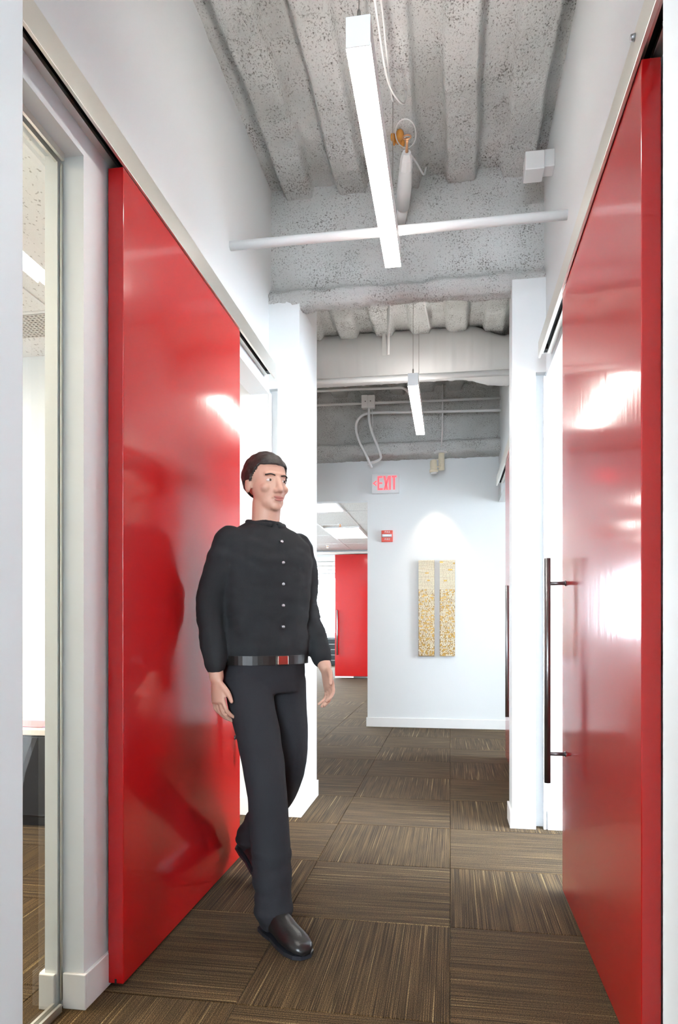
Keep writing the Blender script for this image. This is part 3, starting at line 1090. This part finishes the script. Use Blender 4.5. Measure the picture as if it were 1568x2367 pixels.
# track spotlight under the far beam
tl = empty('track_spotlight', (-0.09, 7.15, 2.88), 'cream spotlight on a short stem under the far beam aimed at the artwork', 'spotlight')
MB().tube([(-0.098, 7.13, 2.888), (-0.098, 7.13, 2.878), (-0.098, 7.13, 2.872)], [0.070, 0.070, 0.055], 24).build('canopy', 'fixture', tl, smooth=True)
MB().tube([(-0.088, 7.13, 2.873), (-0.088, 7.13, 2.700)], 0.031, 20).build('stem', 'cream', tl, smooth=True)
arm = MB().tube(bez([(-0.088, 7.11, 2.735), (-0.125, 7.09, 2.725), (-0.150, 7.08, 2.74)], 4), 0.008, 8).build('arm', 'cream', tl, smooth=True)
MB().tube(bez([(-0.098, 7.10, 2.74), (-0.115, 7.09, 2.80), (-0.14, 7.08, 2.795), (-0.15, 7.08, 2.77)], 5), 0.004, 8).build('lead_wire', 'cream', tl, smooth=True)
hd = MB().tube([(-0.172, 7.080, 2.795), (-0.170, 7.080, 2.782), (-0.168, 7.082, 2.715), (-0.166, 7.086, 2.695)], [0.022, 0.034, 0.036, 0.036], 20)
hd.build('lamp_head', 'cream', tl, smooth=True)
MB().tube([(-0.166, 7.086, 2.698), (-0.165, 7.090, 2.672)], 0.044, 20).build('trim_ring', 'cream', tl, smooth=True)
MB().tube([(-0.165, 7.090, 2.680), (-0.164, 7.094, 2.655)], 0.030, 20).build('lens', 'fixture', tl, smooth=True)
sd = bpy.data.lights.new('spot_beam', 'SPOT')
sd.energy = SPOT_W
sd.color = (1.0, 0.80, 0.58)
sd.spot_size = R(62)
sd.spot_blend = 0.6
sd.shadow_soft_size = 0.02
so = bpy.data.objects.new('spot_beam', sd)
so.location = (-0.10, 6.55, 2.78)
so.location = (-0.160, 7.06, 2.62)
so.rotation_euler = (Vector((-0.14, 7.36, 1.5)) - Vector(so.location)).to_track_quat('-Z', 'Y').to_euler()
COL.objects.link(so)

# ------------------------------------------------------------------ exit sign
ex = empty('exit_sign', (-0.67, YE, 2.62), 'white EXIT sign with red letters and left arrow high on the end wall', 'sign')
MB().box(-0.832, -0.540, 7.305, YE, 2.515, 2.722).build('housing', 'signwhite', ex, bevel=0.004)


def letters(name, polys, parent, y, mat, d=0.003):
    mb = MB()
    for p in polys:
        mb.prism(p, 'y', y - d, y)
    return mb.build(name, mat, parent)


LT, LB = 2.698, 2.548
st = 0.018


def rect(a, b, c, d):
    return [(a, c), (b, c), (b, d), (a, d)]


ye = 7.305
letters('letter_E', [rect(-0.770, -0.752, LB, LT), rect(-0.752, -0.716, LT - 0.020, LT), rect(-0.752, -0.718, 2.613, 2.631), rect(-0.752, -0.714, LB, LB + 0.020)],
        ex, ye, 'signred')
letters('letter_X', [[(-0.706, LT), (-0.684, LT), (-0.655, LB), (-0.677, LB)], [(-0.677 + 0.020, LT), (-0.677 + 0.040, LT), (-0.686, LB), (-0.708, LB)]], ex, ye, 'signred', 0.0031)
letters('letter_I', [rect(-0.646, -0.626, LB, LT)], ex, ye, 'signred')
letters('letter_T', [rect(-0.617, -0.565, LT - 0.020, LT), rect(-0.602, -0.582, LB, LT - 0.020)], ex, ye, 'signred')
letters('arrow', [[(-0.822, 2.622), (-0.788, 2.650), (-0.778, 2.642), (-0.803, 2.622)], [(-0.822, 2.622), (-0.803, 2.622), (-0.778, 2.602), (-0.788, 2.594)]], ex, ye,
        'signred')


# ------------------------------------------------------------------ fire alarm
def text_mesh(name, body, size, mat, parent, loc, extrude=0.0012, spacing=1.15):
    cu = bpy.data.curves.new(name, 'FONT')
    cu.body = body
    cu.size = size
    cu.extrude = extrude
    cu.offset = size * 0.012
    cu.align_x = 'CENTER'
    cu.align_y = 'CENTER'
    cu.space_character = spacing
    t = bpy.data.objects.new(name + '_src', cu)
    COL.objects.link(t)
    bpy.context.view_layer.update()
    me = bpy.data.meshes.new_from_object(t.evaluated_get(bpy.context.evaluated_depsgraph_get()))
    bpy.data.objects.remove(t)
    bpy.data.curves.remove(cu)
    me.transform(Matrix.Translation(loc) @ Matrix.Rotation(R(90), 4, 'X'))
    me.name = name
    me.materials.clear()
    return link(name, me, mat, parent)


fa = empty('fire_alarm', (-0.67, YE, 2.06), 'red square FIRE alarm strobe on the end wall below the exit sign', 'fire alarm')
MB().box(-0.731, -0.610, 7.332, YE, 1.995, 2.119).build('housing', 'firered', fa, bevel=0.003)
MB().prism([(7.333, 2.042), (7.308, 2.050), (7.306, 2.074), (7.333, 2.078)], 'x', -0.722, -0.618).build('strobe', 'strobe', fa, bevel=0.002)
MB().box(-0.708, -0.648, 7.3065, 7.312, 2.052, 2.070).build('flash_tube', 'steel_light', fa)
text_mesh('lettering', 'FIRE', 0.025, 'signwhite', fa, (-0.668, 7.331, 2.100), spacing=1.3)
text_mesh('lettering', 'FIRE', 0.025, 'signwhite', fa, (-0.668, 7.331, 2.022), spacing=1.3)

# ------------------------------------------------------------------ artwork: two tall panels of tiny blocks
rnd = random.Random(21)


def art_panel(x0, x1, z0, z1, label, seed):
    rr = random.Random(seed)
    r = empty('wall_artwork', ((x0 + x1) / 2, YE, z0), label, 'artwork', 'pair of block relief panels on the end wall')
    yf = YE - 0.030
    MB().box(x0, x1, yf, YE, z0, z1).build('backing', 'bronze', r)
    cream, gold = MB(), MB()
    z = z1 - 0.001
    while z > z0 + 0.008:
        t = (z1 - z) / (z1 - z0)
        hgt = rr.uniform(0.008, 0.013)
        gapz = 0.0030 if t < 0.30 else (0.003 if rr.random() < 0.5 else 0.0012)
        x = x0
        rowshift = rr.uniform(0, 0.012)
        x += rowshift if t > 0.3 else 0
        while x < x1 - 0.003:
            wid = rr.uniform(0.020, 0.045) if t < 0.3 else rr.uniform(0.006, 0.020)
            xe = min(x1, x + wid)
            gap = 0.0 if t < 0.3 else (rr.uniform(0.002, 0.008) if rr.random() < 0.15 + 0.5 * t else 0.001)
            out = rr.uniform(0.004, 0.014)
            tgt = gold if rr.random() < (0.02 if t < 0.3 else 0.10 + 0.22 * t) else cream
            tgt.box(x, max(x + 0.002, xe - 0.0014), yf - out, yf, z - hgt, z)
            x = xe + gap
        z -= hgt + gapz
    tag(cream.build('cream_blocks', 'cream', r), kind='stuff')
    tag(gold.build('gold_blocks', 'gold', r), kind='stuff')
    return r


art_panel(-0.333, -0.165, 0.767, 1.790, 'left of two tall gold and cream block relief panels', 4)
art_panel(-0.109, 0.051, 0.770, 1.788, 'right of two tall gold and cream block relief panels', 11)

# ------------------------------------------------------------------ left room furniture seen through the glass
cr = empty('credenza', (-2.7, 3.58, 0), 'low dark credenza with a pale top seen through the near left glass', 'cabinet')
MB().box(-3.9, -1.75, 3.35, YP - BT - 0.002, 0.06, 0.50).build('body', 'black', cr, bevel=0.003)
MB().box(-3.86, -1.79, 3.40, YP - 0.03, 0.0, 0.06).build('plinth', 'black', cr)
MB().box(-3.92, -1.73, 3.335, YP - BT - 0.002, 0.50, 0.53).build('top', 'top', cr, bevel=0.003)
for k in range(4):
    xa = -3.89 + k * 0.537
    MB().box(xa, xa + 0.527, 3.338, 3.349, 0.07, 0.49).build('door', 'black', cr, bevel=0.002)
tag(MB().box(-2.62, -2.16, 3.42, 3.66, 0.5305, 0.5325).build('paper', 'paper_lilac'), 'lilac sheet lying on the credenza under the pink one', 'paper')
tag(MB().prism([(-2.64, 3.44), (-2.20, 3.41), (-2.17, 3.62), (-2.60, 3.65)], 'z', 0.533, 0.5345).build('paper', 'paper_pink'),
    'pink sheet lying on top of the lilac one on the credenza', 'paper')

# drawers in the far room
dw = empty('drawer_unit', (-3.3, 18.95, 0), 'dark stacked drawer unit far off beside the small red door', 'drawers')
MB().box(-3.60, -2.95, 18.86, 19.40, 0.0, 0.78).build('body', 'cabinet', dw, bevel=0.005)
for k in range(5):
    z0 = 0.03 + k * 0.15
    d_ = MB().box(-3.57, -2.98, 18.835, 18.86, z0, z0 + 0.125).build('drawer', 'cabinet', dw, bevel=0.003)
    MB().box(-3.56, -2.99, 18.82, 18.835, z0 + 0.105, z0 + 0.122).build('handle', 'signwhite', d_)

# office sprinklers (tiny)
for k, (x_, y_, lab) in enumerate(((-1.70, 10.55, 'tiny ceiling sprinkler between the two bright office lights'),
                                   (-2.40, 13.3, 'tiny ceiling sprinkler far at the left of the office ceiling'),
                                   (-1.55, 13.6, 'tiny ceiling sprinkler just above the distant red door'))):
    s_ = empty('ceiling_sprinkler', (x_, y_, 2.69), lab, 'sprinkler')
    MB().tube([(x_, y_, 2.692), (x_, y_, 2.684)], [0.04, 0.034], 14).build('escutcheon', 'fixture', s_)
    MB().tube([(x_, y_, 2.684), (x_, y_, 2.655), (x_, y_, 2.648), (x_, y_, 2.644)], [0.012, 0.010, 0.022, 0.022], 10).build('head', 'copper', s_)


# ------------------------------------------------------------------ the walking person
def remesh(mb, name, voxel, smooth_it=4, parent=None, mat=None, fold=None):
    me = mb.mesh(name + '_src', fix=False)
    o = bpy.data.objects.new(name + '_src', me)
    COL.objects.link(o)
    md = o.modifiers.new('r', 'REMESH')
    md.mode = 'VOXEL'
    md.voxel_size = voxel
    sm = o.modifiers.new('s', 'SMOOTH')
    sm.iterations = smooth_it
    sm.factor = 0.5
    bpy.context.view_layer.update()
    res = bpy.data.meshes.new_from_object(o.evaluated_get(bpy.context.evaluated_depsgraph_get()))
    bpy.data.objects.remove(o)
    bpy.data.meshes.remove(me)
    res.name = name
    res.materials.clear()
    if fold:
        nn = [v.normal.copy() for v in res.vertices]
        for v, n in zip(res.vertices, nn):
            v.co += n * fold(v.co)
    for p in res.polygons:
        p.use_smooth = True
    ob = bpy.data.objects.new(name, res)
    COL.objects.link(ob)
    res.materials.append(M[mat])
    if parent is not None:
        ob.parent = parent
    return ob


def limb(mb, pts, rads, n=16, sub=5):
    """tapered limb through joints with rounded ends"""
    P = bez(pts, sub)
    m = len(P)
    rr = []
    for i in range(m):
        t = i / (m - 1) * (len(rads) - 1)
        k = min(int(t), len(rads) - 2)
        rr.append(rads[k] + (rads[k + 1] - rads[k]) * (t - k))
    mb.tube(P, rr, n)
    mb.ellipsoid(P[0], (rr[0],) * 3, 12, 8)
    mb.ellipsoid(P[-1], (rr[-1],) * 3, 12, 8)


PX, PY, PYAW = -0.705, 2.57, R(46)
per = empty('person', (PX, PY, 0), 'person in black shirt and dark trousers walking past the left red door', 'person')
per.rotation_euler = (0, 0, PYAW)

# joints, person faces -y, own right side is -x
SHR, SHL = (-0.180, 0.01, 1.430), (0.180, 0.01, 1.430)
ELR, ELL = (-0.215, 0.045, 1.150), (0.215, 0.045, 1.150)
WRR, WRL = (-0.222, -0.020, 0.895), (0.205, -0.105, 0.925)
HPR, HPL = (-0.090, 0.0, 0.920), (0.090, 0.015, 0.920)
KNR, KNL = (-0.100, -0.165, 0.525), (0.105, 0.02, 0.505)
ANR, ANL = (-0.105, -0.235, 0.105), (0.105, 0.300, 0.205)


def hand(mb, wr, down, palm_n, side):
    """palm and five separate bent fingers; down = direction of the fingers, palm_n = palm normal, side = towards the thumb"""
    wr, d, pn, s = Vector(wr), Vector(down).normalized(), Vector(palm_n).normalized(), Vector(side).normalized()
    s = (s - d * s.dot(d)).normalized()
    pn = d.cross(s) if d.cross(s).dot(pn) > 0 else -d.cross(s)
    rows = []
    for t, w in ((0.0, 0.026), (0.03, 0.034), (0.07, 0.040), (0.095, 0.039)):
        rows.append((wr + d * t, w))
    b = len(mb.v)
    n = 14
    for c, w in rows:
        for k in range(n):
            a = 2 * math.pi * k / n
            mb.v.append(tuple(c + s * (w * math.cos(a)) + pn * (0.015 * math.sin(a))))
    for i in range(len(rows) - 1):
        for k in range(n):
            k2 = (k + 1) % n
            mb.f.append((b + i * n + k, b + i * n + k2, b + (i + 1) * n + k2, b + (i + 1) * n + k))
    mb.f.append(tuple(b + k for k in range(n))[::-1])
    mb.f.append(tuple(b + (len(rows) - 1) * n + k for k in range(n)))
    for off, L, r in ((0.030, 0.068, 0.0083), (0.010, 0.078, 0.0087), (-0.010, 0.073, 0.0083), (-0.029, 0.057, 0.0074)):
        p0 = wr + d * 0.085 + s * off
        p1 = p0 + d * (L * 0.5) + pn * 0.006 + s * off * 0.15
        p2 = p1 + d * (L * 0.32) + pn * 0.018
        p3 = p2 + d * (L * 0.20) + pn * 0.020
        limb(mb, [p0, p1, p2, p3], [r * 1.05, r, r * 0.95, r * 0.8], 10, 3)
    t0 = wr + d * 0.030 + s * 0.026
    limb(mb, [t0, t0 + d * 0.030 + s * 0.022 + pn * 0.010, t0 + d * 0.062 + s * 0.026 + pn * 0.020], [0.013, 0.0105, 0.008], 10, 3)


B = MB()
# trunk under the clothes
B.loft([((0, 0.01, 0.86), 0.11, 0.08, 0.9), ((0, 0.005, 0.95), 0.125, 0.085, 0.9), ((0, 0.0, 1.08), 0.130, 0.088, 0.9),
        ((0, 0.0, 1.22), 0.145, 0.098, 0.9), ((0, 0.005, 1.34), 0.140, 0.095, 0.9), ((0, 0.01, 1.42), 0.11, 0.070, 0.95),
        ((0, 0.012, 1.465), 0.06, 0.055, 1)])
limb(B, [(0, 0.012, 1.42), (0, 0.004, 1.49), (0, -0.004, 1.56)], [0.062, 0.054, 0.056], 18)
for (a, b_, c) in (((-0.140, 0.01, 1.385), ELR, WRR), ((0.140, 0.01, 1.385), ELL, WRL)):
    limb(B, [a, b_, c], [0.044, 0.036, 0.027], 14)
for (a, b_, c) in (((-0.085, 0.0, 0.85), KNR, ANR), ((0.085, 0.012, 0.85), KNL, ANL)):
    limb(B, [a, b_, c], [0.060, 0.046, 0.034], 14)
hand(B, WRR, (0.04, -0.10, -1.0), (1, 0.1, 0), (0.15, -1, 0))
hand(B, WRL, (-0.06, -0.45, -1.0), (-1, 0.1, 0), (-0.15, -1, 0.2))
# head: skull, face block, jaw, brow, nose, ears
HZ = 1.635
B.ellipsoid((0, 0.012, HZ + 0.030), (0.076, 0.096, 0.086), 28, 18)
B.ellipsoid((0, -0.022, HZ - 0.022), (0.064, 0.068, 0.085), 26, 16)
B.ellipsoid((0, -0.040, HZ - 0.078), (0.046, 0.046, 0.036), 20, 12)
B.ellipsoid((0, -0.070, HZ - 0.098), (0.022, 0.018, 0.016), 14, 8)
B.ellipsoid((0, -0.072, HZ + 0.022), (0.052, 0.018, 0.012), 16, 8)
for s_ in (-1, 1):
    B.ellipsoid((0.040 * s_, -0.062, HZ - 0.030), (0.020, 0.020, 0.018), 12, 8)
    B.ellipsoid((0.074 * s_, 0.012, HZ - 0.010), (0.009, 0.020, 0.033), 12, 10)
    B.ellipsoid((0.011 * s_, -0.093, HZ - 0.042), (0.009, 0.011, 0.008), 10, 6)
limb(B, [(0, -0.082, HZ + 0.012), (0, -0.095, HZ - 0.018), (0, -0.104, HZ - 0.038)], [0.0095, 0.011, 0.012], 12, 4)
B.ellipsoid((0, -0.084, HZ - 0.066), (0.024, 0.010, 0.006), 12, 6)
B.ellipsoid((0, -0.082, HZ - 0.077), (0.020, 0.011, 0.006), 12, 6)
body = remesh(B, 'body', 0.0042, 5, per, 'skin')
for s_ in (-1, 1):
    e_ = MB().ellipsoid((0.031 * s_, -0.0745, HZ - 0.002), (0.0120, 0.0105, 0.0058), 16, 10).build('eye', 'eye', None, smooth=True)
    e_.parent = body
    i_ = MB().ellipsoid((0.031 * s_, -0.0828, HZ - 0.002), (0.0052, 0.0030, 0.0048), 14, 8).build('iris', 'iris', None, smooth=True)
    i_.parent = body
    w_ = MB().tube(bez([(0.014 * s_, -0.0885, HZ + 0.016), (0.032 * s_, -0.0875, HZ + 0.0195), (0.049 * s_, -0.0745, HZ + 0.016)], 4), 0.0026, 8) \
        .build('eyebrow', 'hair', None, smooth=True)
    w_.parent = body
l_ = MB().ellipsoid((0, -0.0925, HZ - 0.0665), (0.022, 0.005, 0.0048), 16, 8).ellipsoid((0, -0.0915, HZ - 0.0755), (0.019, 0.0055, 0.0052), 16, 8) \
    .build('lips', 'lip', None, smooth=True)
l_.parent = body

# hair: short cap
bmh = bmesh.new()
bmesh.ops.create_uvsphere(bmh, u_segments=120, v_segments=80, radius=1.0)
for v in bmh.verts:
    v.co = Vector((v.co.x * 0.084, v.co.y * 0.104 + 0.014, v.co.z * 0.094 + HZ + 0.032))
kill = []
for f_ in bmh.faces:
    c = f_.calc_center_median()
    fy = c.y - 0.014
    if fy < -0.062:
        line = HZ + 0.060
    elif fy < -0.020:
        line = HZ + 0.060 - (fy + 0.062) / 0.042 * 0.065
    elif fy < 0.030:
        line = HZ + 0.006
    else:
        line = HZ + 0.006 - min(1.0, (fy - 0.030) / 0.03) * 0.066
    if c.z < line:
        kill.append(f_)
bmesh.ops.delete(bmh, geom=kill, context='FACES')
for v in bmh.verts:
    n_ = 0.004 * noise.noise(v.co * 45)
    d_ = (v.co - Vector((0, 0.012, HZ + 0.03))).normalized()
    v.co += d_ * n_
mh = bpy.data.meshes.new('hair')
bmh.to_mesh(mh)
bmh.free()
ho = link('hair', mh, 'hair', None, smooth=True)
ho.parent = per
sdm = ho.modifiers.new('thick', 'SOLIDIFY')
sdm.thickness = 0.016
sdm.offset = -1


# shirt
def shirt_fold(p):
    w = 0.0045 * noise.noise(Vector((p.x * 9, p.y * 9, p.z * 16 + 3)))
    w += 0.0035 * noise.noise(Vector((p.x * 20, p.y * 20, p.z * 34)))
    if p.z < 1.12:
        w += 0.006 * noise.noise(Vector((p.x * 26, p.y * 26, p.z * 7)))
    return w


T = MB()
T.loft([((0, 0.008, 0.950), 0.172, 0.118, 0.86), ((0, 0.004, 1.00), 0.176, 0.122, 0.86), ((0, 0.002, 1.08), 0.172, 0.118, 0.86),
        ((0, 0.0, 1.22), 0.184, 0.124, 0.86), ((0, 0.002, 1.33), 0.196, 0.124, 0.88), ((0, 0.006, 1.40), 0.192, 0.108, 0.92),
        ((0, 0.010, 1.445), 0.150, 0.085, 1.0), ((0, 0.012, 1.475), 0.085, 0.068, 1.0), ((0, 0.010, 1.488), 0.066, 0.062, 1.0)], 36)
limb(T, [(-0.146, 0.01, 1.395), (-0.185, 0.022, 1.29), ELR, (-0.222, -0.008, 0.945)], [0.066, 0.064, 0.055, 0.043], 18, 6)
limb(T, [(0.146, 0.01, 1.395), (0.185, 0.022, 1.29), ELL, (0.207, -0.080, 0.965)], [0.066, 0.064, 0.055, 0.043], 18, 6)
shirt = remesh(T, 'shirt', 0.0065, 4, per, 'shirt', shirt_fold)
shirt['label'] = 'black long-sleeved shirt'
# collar, placket and buttons
col = MB()
ring_o = [(0.070 * math.cos(a), 0.008 + 0.066 * math.sin(a) - 0.004, 1.478 + 0.014 * math.sin(a)) for a in
          [R(-80) + R(340) * k / 30 for k in range(31)]]
col.tube(ring_o, 0.011, 10)
c_ = col.build('collar', 'shirt', None, smooth=True)
c_.parent = shirt
for zz in (1.40, 1.32, 1.24, 1.16, 1.08):
    yy = -0.118 if zz < 1.36 else -0.107
    bt = MB().tube([(0.0, yy + 0.004, zz), (0.0, yy - 0.010, zz)], 0.0055, 12).build('button', 'steel_light', None, smooth=True)
    bt.parent = shirt


def trouser_fold(p):
    w = 0.004 * noise.noise(Vector((p.x * 12, p.y * 12, p.z * 14)))
    if p.z < 0.30:
        w += 0.007 * noise.noise(Vector((p.x * 6, p.y * 6, p.z * 30)))
    return w


L = MB()
L.loft([((0, 0.01, 0.83), 0.150, 0.110, 0.85), ((0, 0.010, 0.90), 0.166, 0.118, 0.85), ((0, 0.006, 0.965), 0.160, 0.112, 0.86), ((0, 0.004, 1.0), 0.155, 0.106, 0.86)], 32)
limb(L, [(-0.085, 0.0, 0.87), KNR, (ANR[0], ANR[1] + 0.005, 0.075)], [0.092, 0.073, 0.066], 20, 8)
limb(L, [(0.085, 0.012, 0.87), KNL, (ANL[0], ANL[1] + 0.012, 0.165)], [0.092, 0.073, 0.064], 20, 8)
trs = remesh(L, 'trousers', 0.0065, 4, per, 'trouser', trouser_fold)
trs['label'] = 'dark charcoal trousers'
bl = MB()
ringb = [(0.176 * math.copysign(abs(math.cos(a)) ** 0.86, math.cos(a)), 0.005 + 0.121 * math.copysign(abs(math.sin(a)) ** 0.86, math.sin(a)), 0.955) for a in
         [2 * math.pi * k / 48 for k in range(49)]]
for k in range(48):
    pass
bv, bf = [], []
for p in ringb[:-1]:
    for dz in (-0.017, 0.017):
        for s_ in (1.0, 0.97):
            bv.append((p[0] * s_, (p[1] - 0.005) * s_ + 0.005, p[2] + dz))
for k in range(48):
    a, b_ = k * 4, ((k + 1) % 48) * 4
    bf += [(a, b_, b_ + 2, a + 2), (a + 1, a + 3, b_ + 3, b_ + 1), (a + 2, b_ + 2, b_ + 3, a + 3), (a, a + 1, b_ + 1, b_)]
bl.v, bl.f = bv, bf
be = bl.build('belt', 'belt', None, smooth=False)
be.parent = trs
bk = MB().box(-0.024, 0.024, -0.125, -0.113, 0.938, 0.972).build('buckle', 'silver', None, bevel=0.003)
bk.parent = be


# shoes
def shoe(heel, toe, name):
    h_, t_ = Vector(heel), Vector(toe)
    mb = MB()
    d = (t_ - h_)
    ln = d.length
    d.normalize()
    up = Vector((0, 0, 1))
    side = d.cross(up).normalized()
    up = side.cross(d).normalized()
    b = len(mb.v)
    secs = ((0.0, 0.022, 0.055), (0.05, 0.036, 0.080), (0.20, 0.040, 0.100), (0.38, 0.038, 0.090), (0.58, 0.046, 0.062), (0.78, 0.048, 0.048), (0.93, 0.038, 0.036), (1.0, 0.018, 0.022))
    n = 18
    for t, w, hh in secs:
        c = h_ + d * (ln * t)
        for k in range(n):
            a = 2 * math.pi * k / n
            x = math.copysign(abs(math.cos(a)) ** 0.8, math.cos(a)) * w
            z = (math.copysign(abs(math.sin(a)) ** 0.8, math.sin(a)) * 0.5 + 0.5) * hh + 0.010
            mb.v.append(tuple(c + side * x + up * z))
    for i in range(len(secs) - 1):
        for k in range(n):
            k2 = (k + 1) % n
            mb.f.append((b + i * n + k, b + i * n + k2, b + (i + 1) * n + k2, b + (i + 1) * n + k))
    mb.f.append(tuple(b + k for k in range(n)))
    mb.f.append(tuple(b + (len(secs) - 1) * n + k for k in range(n)))
    o = mb.build(name, 'shoe', None, smooth=True)
    o.parent = per
    sm = MB()
    bs = len(sm.v)
    outline = [(t, s2 * w * 1.06) for t, w, hh in secs for s2 in (1,)] + [(t, -w * 1.06) for t, w, hh in reversed(secs)]
    for zz in (0.0, 0.013):
        for t, w in outline:
            sm.v.append(tuple(h_ + d * (ln * t) + side * w + up * zz))
    m_ = len(outline)
    sm.f.append(tuple(range(m_)))
    sm.f.append(tuple(range(m_, 2 * m_)))
    for i in range(m_):
        j = (i + 1) % m_
        sm.f.append((i, j, m_ + j, m_ + i))
    so_ = sm.build('sole', 'black', None)
    so_.parent = o
    return o


shoe((-0.105, -0.170, 0.002), (-0.120, -0.455, 0.002), 'shoe')
shoe((0.105, 0.395, 0.110), (0.108, 0.125, 0.004), 'shoe')
